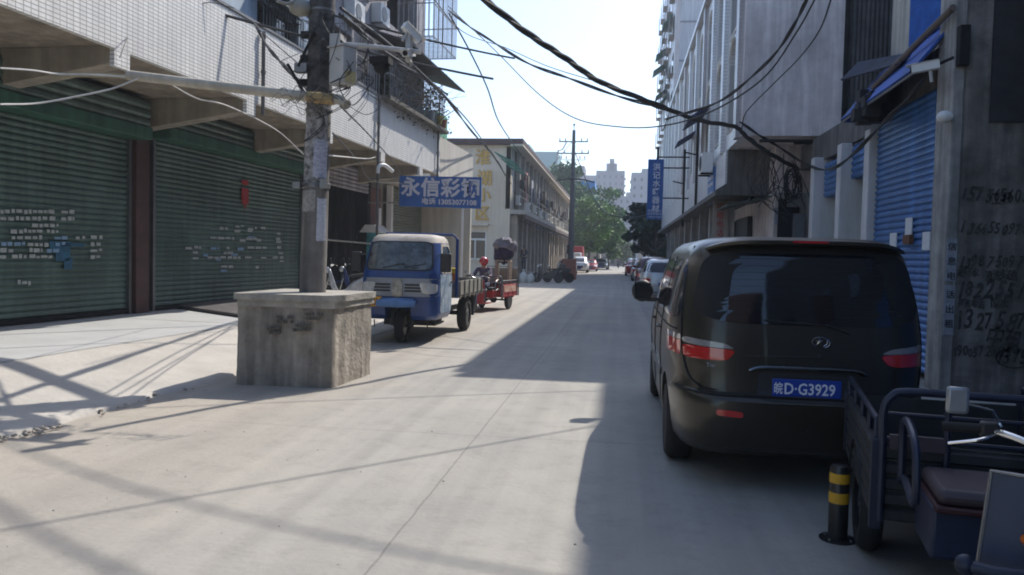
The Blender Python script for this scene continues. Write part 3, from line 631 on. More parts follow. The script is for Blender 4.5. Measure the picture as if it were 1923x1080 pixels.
# ---------------- right side ----------------
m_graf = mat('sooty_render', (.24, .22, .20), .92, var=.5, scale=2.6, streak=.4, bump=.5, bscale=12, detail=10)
m_pil = mat('pale_pillar_paint', (.66, .66, .66), .85, var=.1, scale=1.5, streak=.12)
m_blueS = mat('blue_shutter_paint', (.06, .19, .48), .38, var=.25, scale=1.2, streak=.25, metal=.2)
m_bluecor = mat('blue_sheet_metal', (.02, .11, .42), .45, var=.2, metal=.2)
m_blueawn = mat('blue_tarp', (.02, .08, .36), .6, var=.4, scale=2)
G = thing('graffiti_wall_building', 'dark sooty wall end scrawled with phone numbers beside the blue shutter', 'building', (4.25, 11, 0))
m = MB(); m.box(4.3, 6.1, 11, 11.35, 0, 6.6); m.box(5.75, 6.1, 8.0, 11, 0, 4.95) if 0 else None
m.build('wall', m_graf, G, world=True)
m = MB(); m.box(4.16, 4.30, 10.97, 11.5, 0, 6.6); m.build('corner_pillar', mat('patchy_whitewash', (.38, .37, .35), .9, var=.3, scale=3, streak=.4), G, world=True, bevel=.015)
m = MB(); m.box(4.62, 5.9, 10.96, 11.02, 3.5, 6.2); m.build('recess_shade_panel', mat('recess_shade_black', (.035, .033, .035), .8, var=.3), G, world=True)  # near-black slab, painted in place of the shaded recess in the wall
m = MB(); m.box(4.0, 6.2, 10.95, 11.5, 6.6, 6.75); m.build('wall_cap', m_graf, G, world=True)
m_brush = mat('brushed_ink', (.02, .02, .02), .85, var=.2, scale=14, col2=(.10, .095, .085))
m_faint = mat('faded_ink', (.07, .066, .06), .9, var=.5, scale=15)
for s_, px, py, hpx, sh in (('15756560300', 1800, 377, 24, .25), ('13665509771', 1795, 437, 20, .35), ('1398750978', 1800, 500, 20, .3), ('18225516117', 1790, 556, 30, .3), ('132758734475', 1786, 616, 33, .2), ('中组', 1846, 652, 34, .2), ('19005720025', 1788, 668, 18, .1), ('13155', 1868, 680, 30, .3), ('工程', 1862, 382, 16, .2), ('通下水', 1790, 517, 14, 0), ('清洗疏通', 1850, 525, 14, 0), ('打孔电话', 1798, 575, 13, 0), ('防水', 1860, 575, 14, 0)):
    q = P(px, py, 10.99); z = hpx*1.35*11/F
    scrawl('painted_number' if s_[0].isdigit() else 'painted_words', s_, z, m_brush if hpx > 23 else m_faint, G, (max(q.x, 4.32), 10.99, q.z), sh, hpx+len(s_)*3)
m = MB(); a = P(1905, 672, 10.985); m.tube([(a.x+.22*math.cos(t), 10.985, a.z+.13*math.sin(t)) for t in lin(R(120), R(400), 24)], .006, 5); m.build('painted_ring', m_ink, G, world=True)
m = MB(); q = P(1745, 460, 10.95)
for i, (z0, z1) in enumerate(((1.45, 2.0), (.75, 1.4))): m.box(4.17, 4.295, 10.955, 10.968, z0, z1)
m.build('notice_strip', mat('grey_notice', (.30, .32, .36), .8, var=.25, scale=14), G, world=True)
for i, s_ in enumerate('信息电话出租'): text('notice_character', s_, .115, m_ink, G, (4.178, 10.95, 1.86-i*.19-(.05 if i > 2 else 0)), (1, 0, 0), (0, 0, 1), .002)
# lamp and camera on the corner
m = MB(); m.sphere((4.05, 10.9, 3.55), .1, 12, 8, (1, 1, .8)); m.cyl((4.2, 11.05, 3.55), (4.06, 10.9, 3.55), .03); m.build('bulkhead_lamp', m_white, G, world=True)
cctv(P(1738, 126, 10.75), (-.85, .3, -.12), 1.0, G)
m = MB(); m.box(4.18, 4.3, 10.85, 10.97, 4.2, 4.7); m.tube([P(1745, 128, 10.75), (4.12, 10.9, 4.3)], .02); m.build('camera_bracket', m_dark, G, world=True)

H_ = thing('blue_shutter_shop', 'low shop with a blue roller shutter and pale pillars, behind the dark van', 'building', (4.3, 11.4, 0))
def corrX(mb, y0, y1, z0, z1, x, pitch, depth):   # faces -x
    k = max(1, int((z1-z0)/pitch)); h = (z1-z0)/k; prof = []
    for i in range(k): z = z0+i*h; prof += [(x, z), (x-depth, z+h*.3), (x-depth, z+h*.62), (x, z+h*.92)]
    prof.append((x, z1)); L = len(prof)
    mb.add([(a, y0, c) for a, c in prof]+[(a, y1, c) for a, c in prof], [(i, i+1, L+i+1, L+i) for i in range(L-1)])
m = MB(); corrX(m, 11.5, 14.55, .1, 4.15, 4.36, .1, .028); sh = m.build('roller_shutter', m_blueS, H_, world=True, ang=20)
for (px, py, w_, h_) in ((1705, 428, 12, 34), (1738, 453, 14, 32), (1676, 452, 12, 26)):
    a = PX(px-w_/2, py, 4.31); b_ = PX(px+w_/2, py, 4.31); hh = h_*a.y/F/2
    m = MB(); m.box(4.315, 4.33, min(a.y, b_.y), max(a.y, b_.y), a.z-hh, a.z+hh); m.build('stuck_paper', m_paper, sh, world=True)
m = MB(); a = PX(1705, 450, 4.3); m.box(4.27, 4.33, a.y-.14, a.y+.14, a.z-.07, a.z+.07); m.build('lock_box', m_rust, sh, world=True)
m = MB(); m.box(4.4, 6, 11.4, 14.6, 4.15, 4.75); m.box(4.42, 6, 14.6, 20.9, 3.95, 4.55); m.box(5.6, 6, 14.6, 20.9, 0, 3.95); m.build('lintel', mat('dark_lintel', (.16, .155, .15), .9, var=.3, scale=2, streak=.3), H_, world=True)
for (y0, y1) in ((14.6, 14.9), (16.4, 16.7), (18.6, 18.9)):
    m = MB(); m.box(4.22, 5.0, y0, y1, 0, 4.0); m.build('pillar', m_pil, H_, world=True, bevel=.015)
for (y0, y1, z) in ((14.9, 16.4, 3.3), (16.7, 18.5, 3.1)):
    m = MB(); corrX(m, y0, y1, z, z+.75, 4.45, .11, .03); m.box(4.5, 4.8, y0, y1, z, z+.72); m.build('shutter_box', m_blueS, H_, world=True, ang=20)
    m = MB(); m.box(5.0, 5.05, y0, y1, 0, z); m.build('shop_door', mat('dark_brown_door', (.07, .06, .05), .7, var=.3, scale=2), H_, world=True)
# small blue awnings seen edge on over the pillars
m = MB(); m.quad((4.4, 11.35, 5.0), (3.78, 11.3, 4.22), (3.78, 14.75, 4.15), (4.4, 14.7, 4.95), .03); m.build('blue_awning', m_blueawn, H_, world=True, label='large blue tarpaulin awning over the blue shutter')
m = MB(); m.prism([(4.4, 4.95), (3.8, 4.2), (3.82, 4.12), (4.4, 4.12)], 14.7, 14.75, 'y'); m.build('awning_end', m_blueawn, H_, world=True)
m = MB(); 
for k in range(7): y = 11.4+k*.54; m.tube([(4.4, y, 4.97), (3.8, y, 4.22)], .014, 5)
m.tube([(3.79, 11.3, 4.2), (3.79, 14.75, 4.13)], .02, 6); m.build('awning_frame', m_steel, H_, world=True)
# blue corrugated sheet upstairs with cream wall and bamboo prop
m = MB(); prof = []
k = 0; y = 11.3
while y < 13.2: prof += [(y, 4.34 if k % 2 else 4.30)]; y += .05; k += 1
L = len(prof); m.add([(x, y, 4.98) for y, x in prof]+[(x, y, 9.2) for y, x in prof], [(i, i+1, L+i+1, L+i) for i in range(L-1)]); m.box(4.36, 4.45, 11.3, 13.2, 4.9, 9.2)
m.build('corrugated_sheet', m_bluecor, H_, world=True, smooth=False)
m = MB(); m.box(4.36, 4.6, 13.2, 14.1, 4.75, 9.2); m.build('cream_wall', mat('cream_wall', (.52, .50, .44), .85, var=.1, streak=.3), H_, world=True)
m = MB(); m.tube([P(1640, 165, 13.6), P(1790, 14, 10.9)], .045, 8); m.build('awning_pole', mat('brown_pole', (.14, .11, .09), .8), H_, world=True)
m = MB(); a, b_, c, d = P(1578, 150, 15.5), P(1612, 116, 15.3), P(1712, 98, 12.8), P(1690, 118, 12.4); m.quad(a, d, c, b_, .03); m.build('ragged_awning', mat('dark_blue_rag', (.025, .03, .055), .8, var=.4, scale=3), H_, world=True, label='ragged dark awning sloping over the gap')
m = MB(); r = random.Random(3)
for i in range(22):
    p0 = P(r.uniform(1615, 1650), r.uniform(180, 225), r.uniform(13.3, 14.4)); m.box(p0.x-.12, p0.x+.12, p0.y-.1, p0.y+.1, p0.z-.08, p0.z+.1)
m.build('stacked_junk', mat('junk', (.03, .03, .03), .9, var=.5), H_, world=True, smooth=False)
K = thing('tall_back_building', 'taller grey block standing behind the low blue shutter shop', 'building', (6.1, 11.4, 0))
m = MB(); m.box(6.1, 14, 11.4, 22, 0, 13.4); m.build('wall', m_plaster, K, world=True)
m = MB(); m.box(6.0, 14.1, 11.3, 22.1, 13.4, 13.5); m.build('roof', m_plaster, K, world=True)

NB = thing('unseen_side_building', 'unseen plain grey building added beside the viewer to deepen the near shade', 'building', (4.7, -16, 0))  # unseen; added out of frame to block skylight from the near street
m = MB(); m.box(4.7, 14, -16, 8.9, 0, 12); m.build('wall', mat('unseen_side_render', (.16, .155, .15), .9, var=.2, streak=.3), NB, world=True)
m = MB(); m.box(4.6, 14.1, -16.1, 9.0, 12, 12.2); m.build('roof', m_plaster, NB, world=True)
for y in (-12, -8, -4, 0, 4):
    m = MB(); m.box(4.66, 4.695, y, y+3, .1, 3.2); m.build('roller_shutter', m_blueS, NB, world=True)
    m = MB(); m.box(4.66, 4.695, y+.5, y+2.2, 5, 6.6); m.build('window', m_glass, NB, world=True)
OB = thing('unseen_rear_building', 'unseen dark block added behind the viewer to darken reflections and near shade', 'building', (0, -17, 0))  # unseen; added behind the camera as something dark for the van to reflect
m = MB(); m.box(-6, 4.6, -24, -17, 0, 11); m.build('wall', mat('unseen_rear_dark', (.07, .05, .045), .9, var=.25), OB, world=True)
for x in (-5, -2, 1.5):
    m = MB(); m.box(x, x+2, -17, -16.96, 1, 2.8); m.box(x, x+2, -17, -16.96, 5, 6.8); m.build('window', m_glass, OB, world=True)
# ---------------- white building with arched windows ----------------
W = thing('arched_window_building', 'white tiled building with tall arched windows and a blank stained side wall', 'building', (2.8, 20, 0))
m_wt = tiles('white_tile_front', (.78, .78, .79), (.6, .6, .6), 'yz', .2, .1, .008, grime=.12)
m_side = mat('stained_side_plaster', (.80, .73, .72), .9, var=.24, scale=1.1, streak=.22, bump=.2)
m_pinkt = tiles('pinkish_tile', (.58, .53, .53), (.7, .7, .7), 'yz', .2, .1, .006, grime=.3)
ZT = 10.4
# front with arched openings cut through
m = MB(); m.box(2.8, 3.05, 20.0, 56, 4.65, ZT); fr = m.build('front_wall', m_wt, W, world=True, smooth=False)
bays = [20.9+2.9*i for i in range(12)]
cuts = []
for i, y in enumerate(bays):
    for (zb, zt) in ((5.1, 6.9), (7.6, 9.35)):
        poly = [(y, zb), (y+1.5, zb)]+[(y+.75+.75*math.cos(t), zt+.55*math.sin(t)) for t in lin(0, math.pi, 10)]
        mb = MB(); mb.prism(poly, 2.5, 3.3, 'x'); cuts.append(mb.build('c', m_dark))
cut2 = MB()
fr.data.transform(Matrix.Identity(4))
base = Matrix.Translation((2.8, 20, 0))
for c in cuts: c.data.transform(base.inverted()); c.parent = W
bpy.context.view_layer.update(); cut(fr, cuts)
for i, y in enumerate(bays):
    for (zb, zt) in ((5.1, 6.9), (7.6, 9.35)):
        m = MB(); m.box(2.98, 3.0, y, y+1.5, zb, zt+.54); wn = m.build('arched_window', m_glass, W, world=True)
        m = MB()
        for yy in (y+.02, y+.72, y+1.44): m.box(2.93, 2.985, yy, yy+.05, zb, zt)
        m.box(2.93, 2.985, y, y+1.5, zt-.05, zt); m.build('frame', m_white, wn, world=True)
        m = MB(); arc = [(y+.75+.80*math.cos(t), zt+.60*math.sin(t)) for t in lin(0, math.pi, 14)]
        m.tube([(2.78, y-.05, zb)]+[(2.78, a, b_) for a, b_ in arc[::-1]]+[(2.78, y+1.55, zb), (2.78, y-.05, zb)], .035, 5); m.build('arch_trim', m_white, wn, world=True)
for i in range(13):
    y = 20.05+2.9*i
    m = MB(); m.box(2.68, 2.8, y, y+.45, 4.65, ZT+.1); m.build('pilaster', m_pinkt if i in (0, 3, 6) else m_wt, W, world=True, smooth=False)
m = MB(); m.box(2.62, 3.2, 20, 56, ZT+.1, ZT+.3); m.build('roof_cornice', m_wt, W, world=True)
m = MB(); m.box(2.8, 5.05, 19.75, 20.0, 4.65, ZT+.5); m.build('side_wall', m_side, W, world=True)
m = MB(); m.box(5.05, 5.15, 19.7, 20.0, 3.9, ZT+.5); m.build('side_drain', m_dark, W, world=True)
m = MB(); x = 5.15; prof = []; k = 0
while x < 6.1: prof.append((x, 19.8-(.03 if k % 2 else 0))); x += .05; k += 1
L = len(prof); m.add([(x, y, 3.9) for x, y in prof]+[(x, y, ZT) for x, y in prof], [(i, i+1, L+i+1, L+i) for i in range(L-1)])
m.build('corrugated_side', mat('dark_sheet', (.10, .10, .10), .7, var=.3, streak=.4), W, world=True, smooth=False)
m = MB(); m.box(3.05, 10, 20.05, 56, 4.65, ZT); m.box(3.9, 10, 21.4, 56, 0, 4.65); m.box(4.9, 10, 20.05, 21.4, 0, 4.65); m.build('core', m_side, W, world=True)
# tapered slab under the projecting storeys
m = MB(); m.prism([(2.8, 4.64), (2.8, 3.75), (2.5, 3.55), (2.5, 3.42), (4.2, 3.42), (4.2, 4.64)], 22.2, 56, 'y'); m.build('projecting_slab', mat('dark_concrete', (.17, .165, .155), .92, var=.25, scale=2, streak=.4), W, world=True)
m = MB(); m.box(2.75, 2.8, 22.3, 56, 3.7, 4.64); m.build('fascia_band', m_wt, W, world=True, smooth=False)
m = MB(); m.box(4.0, 5.1, 19.72, 19.78, 4.45, 4.5); m.tube([(3.2, 19.7, 4.52), (4.9, 19.7, 4.52), (4.9, 19.7, 3.7)], .04, 5); m.build('steel_angle', m_dark, W, world=True)
# ground floor facing the camera below
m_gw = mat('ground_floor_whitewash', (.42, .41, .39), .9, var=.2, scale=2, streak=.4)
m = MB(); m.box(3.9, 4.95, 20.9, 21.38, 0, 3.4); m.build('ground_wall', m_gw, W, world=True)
m = MB(); a = P(1478, 400, 20.85); m.box(a.x-.22, a.x+.3, 20.82, 20.9, 0, a.z+.35); m.build('dark_doorway', m_dark, W, world=True)
m = MB(); a = P(1460, 405, 20.85); m.box(a.x-.07, a.x+.08, 20.85, 20.895, a.z-.22, a.z+.2); m.build('wall_notice', mat('grey_notice2', (.26, .27, .31), .8, var=.3, scale=15), W, world=True)
m = MB(); a = P(1490, 385, 20.8); m.box(a.x-.16, a.x+.2, 20.6, 20.85, a.z-.05, a.z+.16); m.build('electric_box', m_steel, W, world=True)
m = MB(); a = P(1500, 420, 20.7); m.box(a.x-.14, a.x+.14, 20.6, 20.8, a.z-.5, a.z+.25); m.build('grey_cabinet', m_rust, W, world=True) if 0 else m.build('grey_cabinet', mat('cabinet_grey', (.12, .13, .14), .6, var=.3), W, world=True, bevel=.02)
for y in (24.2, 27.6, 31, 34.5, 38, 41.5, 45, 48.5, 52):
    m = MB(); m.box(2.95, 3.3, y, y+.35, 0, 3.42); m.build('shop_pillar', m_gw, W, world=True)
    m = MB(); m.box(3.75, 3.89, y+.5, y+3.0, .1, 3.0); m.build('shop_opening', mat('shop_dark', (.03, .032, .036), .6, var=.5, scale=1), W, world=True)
m = MB(); m.quad((3.9, 21.6, 3.35), (2.75, 21.6, 3.1), (2.75, 24.0, 3.1), (3.9, 24.0, 3.35), .04); m.build('green_awning', mat('dull_green_tarp', (.045, .07, .06), .8, var=.3), W, world=True)
m = MB(); a = P(1353, 400, 24.15); m.box(a.x-.22, a.x+.22, 24.1, 24.16, a.z-.75, a.z+.35); q = m.build('notice_board', mat('board_beige', (.35, .31, .27), .8, var=.1), W, world=True)
for i, s_ in enumerate('招租电话'): text('red_character', s_, .24, m_red, q, (a.x-.13, 24.09, a.z+.08-i*.25), (1, 0, 0), (0, 0, 1), .003)
a = PX(1336, 345, 2.74); m = MB(); m.box(2.70, 2.745, a.y-1.0, a.y+.7, a.z-.62, a.z+.42); q = m.build('blue_banner', mat('banner_blue', (.05, .16, .42), .5, var=.2, scale=5), W, world=True)
m = MB()
for z in (-.4, -.1, .1): m.box(2.69, 2.70, a.y-.8, a.y+.5, a.z+z, a.z+z+.1)
m.build('banner_print', mat('banner_pale', (.5, .5, .6), .6, var=.3, scale=12), q, world=True)
def aircon2(x, y, z, par):
    m = MB(); m.box(x-.34, x, y-.42, y+.42, z, z+.6); a = m.build('air_conditioner', m_white, par, world=True, bevel=.02)
    m = MB(); m.cyl((x-.345, y-.1, z+.3), (x-.36, y-.1, z+.3), .23, n=20); m.build('fan_grille', m_dark, a, world=True)
    m = MB(); m.box(x-.36, x, y-.36, y-.32, z-.05, z); m.box(x-.36, x, y+.32, y+.36, z-.05, z); m.build('bracket', m_dark, a, world=True)
q = PX(1322, 308, 2.45); aircon2(2.68, q.y, q.z-.3, W)
for (px, py, sx) in ((1303, 228, 1.3), (1283, 268, .9)):
    q = PX(px, py, 2.3); m = MB(); m.quad((2.7, q.y-1*sx, q.z+.3), (2.05, q.y-1*sx, q.z-.12), (2.05, q.y+1*sx, q.z-.12), (2.7, q.y+1*sx, q.z+.3), .04); m.build('window_awning', mat('navy_tarp', (.02, .035, .12), .7, var=.3), W, world=True)
for (y, z) in ((30, 5.5), (36, 5.0)):
    m = MB(); m.tube([(2.68, y, z-1.9), (2.68, y, z+1.5)], .05, 6); m.tube([(2.66, y, z), (2.2, y, z+.1)], .03, 5); m.build('wall_bracket', m_dark, W, world=True)
# coil of spare cable on the ground-floor wall
c = P(1490, 345, 20.5); m = MB(); r = random.Random(8)
for i in range(9):
    rx, rz, ox, oz = r.uniform(.10, .26), r.uniform(.25, .42), r.uniform(-.1, .1), r.uniform(-.12, .1)
    m.tube([(c.x+ox+rx*math.cos(t), 20.5+.02*i+.04*math.sin(3*t), c.z+oz+rz*math.sin(t)) for t in lin(0, 2*math.pi, 22)], .014, 5)
tag(m.build('cable_coil', m_cable, None), 'loops of spare black cable hanging on the ground floor wall of the right building', 'cable coil')
m = MB()
for i in range(24):
    x0, y0 = r.uniform(1420, 1500), r.uniform(290, 345); pts = [(x0, y0), (x0+r.uniform(-30, 20), y0+r.uniform(20, 50)), (x0+r.uniform(-40, 40), y0+r.uniform(30, 90))]
    m.tube(cat_rom([P(a, b_, 20.3+r.uniform(-.2, .2)) for a, b_ in pts], 5), .012, 5)
tag(m.build('drooping_wires', m_cable, None), 'clump of drooping black wires gathered under the side wall corner', 'wires')

# ---------------- tall tiled block beyond ----------------
D = thing('tall_tiled_block', 'tall lilac-grey tiled apartment block with green window awnings beyond the arched windows', 'building', (3.9, 66, 0))
m_lil = mat('lilac_grey_render', (.55, .57, .62), .85, var=.08, scale=.4, streak=.15)
m = MB(); m.box(4.2, 18, 66, 92, 0, 29); m.build('end_wall', m_lil, D, world=True)
m = MB(); m.box(3.85, 4.2, 65.9, 92, 3.3, 29); m.build('tiled_front', tiles('pink_white_tile', (.62, .57, .58), (.8, .8, .8), 'yz', .3, .15, .01, grime=.15), D, world=True, smooth=False)
m = MB()
for z in (8.3, 11.4, 14.5, 17.6, 20.7, 23.8): m.box(4.21, 18, 65.93, 66, z, z+.12)
m.build('floor_line', mat('line_grey', (.27, .28, .33), .9), D, world=True)
for k in range(8):
    for j in range(6):
        y = 67+j*4.2; z = 4.6+k*3.1
        m = MB(); m.box(3.82, 3.85, y, y+1.8, z, z+1.6); q = m.build('window', m_glass, D, world=True)
        m = MB()
        for t in range(4): m.box(3.45, 3.47, y+t*.6-.01, y+t*.6+.01, z-.1, z+1.5)
        m.box(3.45, 3.85, y-.1, y+1.9, z-.14, z-.1); m.box(3.45, 3.47, y-.1, y+1.9, z+.7, z+.73); m.build('window_cage', m_cage, q, world=True)
m_teal = mat('teal_awning', (.03, .20, .16), .6, var=.25, scale=2)
for (px, py, d, h) in ((1252, 45, .7, .5), (1248, 60, .6, 1.6), (1243, 104, .9, .4), (1242, 132, 1.1, .5), (1243, 150, .6, 1.5), (1240, 180, .8, .4), (1245, 190, .7, .6)):
    q = PX(px, py, 3.4); q.y = max(q.y, 67.5); d *= 1.1; h *= 1.7; m = MB(); m.quad((3.84, q.y-1.5, q.z+h/2), (3.84-d, q.y-1.5, q.z-h/2), (3.84-d, q.y+1.5, q.z-h/2), (3.84, q.y+1.5, q.z+h/2), .05); m.build('green_awning', m_teal, D, world=True)
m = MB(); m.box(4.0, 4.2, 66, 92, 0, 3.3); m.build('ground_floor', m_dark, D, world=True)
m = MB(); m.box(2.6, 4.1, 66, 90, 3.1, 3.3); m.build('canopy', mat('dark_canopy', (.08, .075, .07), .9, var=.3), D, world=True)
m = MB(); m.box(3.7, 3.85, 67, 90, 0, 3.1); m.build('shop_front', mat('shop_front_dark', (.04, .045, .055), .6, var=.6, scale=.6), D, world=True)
# vertical blue shop sign
Sg = thing('blue_vertical_sign', 'tall blue sign with white vertical characters projecting from the right-hand building', 'sign', (1.6, 34, 0))
a0, a1 = P(1215, 300, 34), P(1244, 412, 34)
XS0, XS1, ZS0, ZS1 = P(1216, 350, 34).x, P(1244, 350, 34).x+.03, P(1230, 412, 34).z, P(1230, 299, 34).z
m = MB(); m.box(XS0, XS1, 34, 34.18, ZS0, ZS1); bd = m.build('board', mat('sign_blue', (.015, .10, .36), .45, var=.15), Sg, world=True, bevel=.01)
for i, s_ in enumerate('洪记水暖器材'):
    text('character', s_, .32, mat('sign_white', (.62, .66, .75), .6, var=.05), bd, (XS0+.2, 33.985, ZS1-.44-i*.345), (1, 0, 0), (0, 0, 1), .004, bold=.006)
for i in range(3): text('phone_line', ('电话13855109', '批发零售洁具', '13955172610')[i], .115, MATS['sign_white'], bd, (XS0+.03, 33.985, ZS0+.32-i*.13), (1, 0, 0), (0, 0, 1), .003)
m = MB()
for z in (ZS1-.35, ZS0+.9, ZS1+.1): m.tube([(XS1-.2, 34.09, z), (2.8, 34.09, z)], .03, 6)
m.tube([(XS1-.25, 34.09, ZS1), (XS1-.25, 34.09, ZS1+.5)], .05); m.build('bracket_arm', m_dark, Sg, world=True)
# ---------------- vehicle shell helper ----------------
class Shell:
    """body as stacked rounded outlines: keys = (z, half width, y rear, y front); e = corner squareness"""
    def __init__(s, keys, e=6): s.k = keys; s.e = e
    def at(s, z):
        k = s.k
        if z <= k[0][0]: return k[0][1:]
        for a, b in zip(k, k[1:]):
            if z <= b[0]:
                t = (z-a[0])/(b[0]-a[0]+1e-9); return tuple(a[i]+(b[i]-a[i])*t for i in (1, 2, 3))
        return k[-1][1:]
    def rear(s, x, z, off=0):
        w, a, b = s.at(z); l = (b-a)/2; c = (a+b)/2; x = max(-w*.9999, min(w*.9999, x))
        return Vector((x, c-l*(1-abs(x/w)**s.e)**(1/s.e)-off, z))
    def front(s, x, z, off=0):
        w, a, b = s.at(z); l = (b-a)/2; c = (a+b)/2; x = max(-w*.9999, min(w*.9999, x))
        return Vector((x, c+l*(1-abs(x/w)**s.e)**(1/s.e)+off, z))
    def side(s, y, z, off=0, sg=-1):
        w, a, b = s.at(z); l = (b-a)/2; c = (a+b)/2; q = min(.9999, abs((y-c)/l))
        return Vector((sg*(w*(1-q**s.e)**(1/s.e)+off), y, z))
    def body(s, mb, z0=None, z1=None, n=96, cap=True):
        zs = [k[0] for k in s.k]; zz = []
        for a, b in zip(zs, zs[1:]):
            m_ = max(1, int((b-a)/.05)); zz += [a+(b-a)*i/m_ for i in range(m_)]
        zz.append(zs[-1]); zz = [z for z in zz if (z0 is None or z >= z0) and (z1 is None or z <= z1)]
        vs = []
        for z in zz:
            w, a, b = s.at(z); l = (b-a)/2; c = (a+b)/2
            for i in range(n):
                t = 2*math.pi*i/n; ct, st = math.cos(t), math.sin(t)
                k = (abs(ct)**s.e+abs(st)**s.e)**(-1/s.e); vs.append((w*ct*k, c+l*st*k, z))
        fs = [(j*n+i, j*n+(i+1) % n, (j+1)*n+(i+1) % n, (j+1)*n+i) for j in range(len(zz)-1) for i in range(n)]
        fs += [tuple(range(n))[::-1], tuple(range((len(zz)-1)*n, len(zz)*n))]
        mb.add(vs, fs)
    def patch(s, mb, fn, quad, off=.006, rn=6, n=12, skirt=.02):
        """quad: (u,v) bl, br, tr, tl"""
        vs = []; fs = []
        def pos(a, b, o):
            m_ = max(abs(a), abs(b), 1e-6); k = m_/max(1e-9, (abs(a)**rn+abs(b)**rn)**(1/rn)) if m_ > 1e-5 else 1; a *= k; b *= k
            u_, v_ = (a+1)/2, (b+1)/2; q = quad
            x = (q[0][0]*(1-u_)+q[1][0]*u_)*(1-v_)+(q[3][0]*(1-u_)+q[2][0]*u_)*v_
            y = (q[0][1]*(1-u_)+q[1][1]*u_)*(1-v_)+(q[3][1]*(1-u_)+q[2][1]*u_)*v_
            return fn(x, y, o)
        for j in range(n+1):
            for i in range(n+1): vs.append(pos(-1+2*i/n, -1+2*j/n, off))
        fs = [(j*(n+1)+i, j*(n+1)+i+1, (j+1)*(n+1)+i+1, (j+1)*(n+1)+i) for j in range(n) for i in range(n)]
        ring = [(i, 0) for i in range(n)]+[(n, j) for j in range(n)]+[(n-i, n) for i in range(n)]+[(0, n-j) for j in range(n)]
        k0 = len(vs)
        for (i, j) in ring: vs.append(pos(-1+2*i/n, -1+2*j/n, off-skirt))
        L = len(ring)
        for a in range(L):
            b = (a+1) % L; fs.append((ring[a][1]*(n+1)+ring[a][0], ring[b][1]*(n+1)+ring[b][0], k0+b, k0+a))
        mb.add(vs, fs)
def wheel(parent, c, r, w_, sg, rimm, spokes=7, world=False, twist=0):
    """wheel centre c, axle along x; sg = outward side"""
    T = Matrix.Translation(c) @ Matrix.Rotation(twist, 4, 'Z') @ Matrix.Rotation(R(90), 4, 'Y')
    m = MB(); m.lathe([(r*.62, -w_/2), (r*.86, -w_/2-.005), (r*.97, -w_/2+.025), (r, -w_/2+.05), (r, w_/2-.05), (r*.97, w_/2-.025), (r*.86, w_/2+.005), (r*.62, w_/2), (r*.6, 0), (r*.62, -w_/2)], 36, T)
    t = m.build('tyre', m_black, parent, world=world)
    m = MB(); o = sg*(w_/2-.02); m.lathe([(r*.64, o-sg*.01), (r*.64, o), (r*.56, o-sg*.03), (r*.5, o-sg*.05), (.0, o-sg*.05)], 28, T)
    m.lathe([(0, o+sg*.01), (r*.17, o+sg*.01), (r*.17, o-sg*.06)], 16, T)
    for i in range(spokes):
        a = 2*math.pi*i/spokes; ca, sa = math.cos(a), math.sin(a)
        b = [(ca*r*.12-sa*h, sa*r*.12+ca*h, o-sg*.05) for h in (-.03, .03)]+[(ca*r*.58-sa*h, sa*r*.58+ca*h, o-sg*.05) for h in (.022, -.022)]
        m.hexa([T @ Vector(p) for p in b], [T @ (Vector(p)+Vector((0, 0, sg*.045))) for p in b])
    m.build('rim', rimm, t, world=world)
    return t
m_rim = mat('alloy_rim', (.38, .38, .38), .35, .8)
m_tailred = mat('tail_light_red', (.50, .012, .012), .15, var=.15, coat=1, scale=25)
m_tailclear = mat('tail_light_clear', (.26, .25, .25), .15, var=.15, coat=1, scale=30)
m_lamp = mat('headlamp_glass', (.6, .6, .58), .12, .2, var=.2, scale=20, coat=1)
m_plate = mat('plate_blue', (.015, .055, .34), .4, var=.05)
m_trim = mat('black_trim', (.02, .02, .021), .55, var=.2)

# ---------------- the dark van ----------------
V = thing('parked_van', 'dark olive-grey passenger van parked in the shade with its tailgate towards the viewer', 'van', (1.325, 5.72, 0), 0)
m_van = mat('van_paint', (.040, .036, .029), .34, .5, var=.06, scale=1, coat=.25, col2=(.046, .041, .033))
vk = [(.24, .80, .20, 4.60), (.30, .835, .07, 4.78), (.40, .85, .03, 4.84), (.55, .86, .0, 4.86), (.66, .862, .0, 4.84), (.70, .862, .03, 4.82), (.715, .862, .07, 4.80), (.80, .868, .085, 4.76), (.95, .868, .095, 4.62), (1.10, .86, .11, 4.35), (1.22, .845, .13, 4.02), (1.40, .815, .165, 3.78), (1.58, .775, .205, 3.55), (1.70, .738, .245, 3.36), (1.765, .70, .285, 3.22), (1.805, .65, .35, 3.05), (1.83, .56, .48, 2.85), (1.845, .40, .8, 2.5), (1.848, .15, 1.2, 2.0)]
vk = [(a, b*1.085, c, d) for a, b, c, d in vk]; sv = Shell(vk, 6)
m = MB(); sv.body(m); body = m.build('body', m_van, V)
cuts = []
for y in (1.02, 4.02):
    m = MB(); m.cyl((-1.2, y, .33), (1.2, y, .33), .385, n=40); c = m.build('c', m_dark); c.parent = V; cuts.append(c)
cut(body, cuts); body.data.materials.append(m_dark)
for y in (1.02, 4.02):
    for sg in (-1, 1): wheel(V, (sg*.81, y, .325), .325, .21, sg, m_rim)
m = MB(); m.box(-.6, .6, .4, 4.4, .2, .3); m.box(-.62, .62, .62, 1.4, .3, .72); m.box(-.62, .62, 3.62, 4.4, .3, .72); m.build('underbody', m_trim, V)
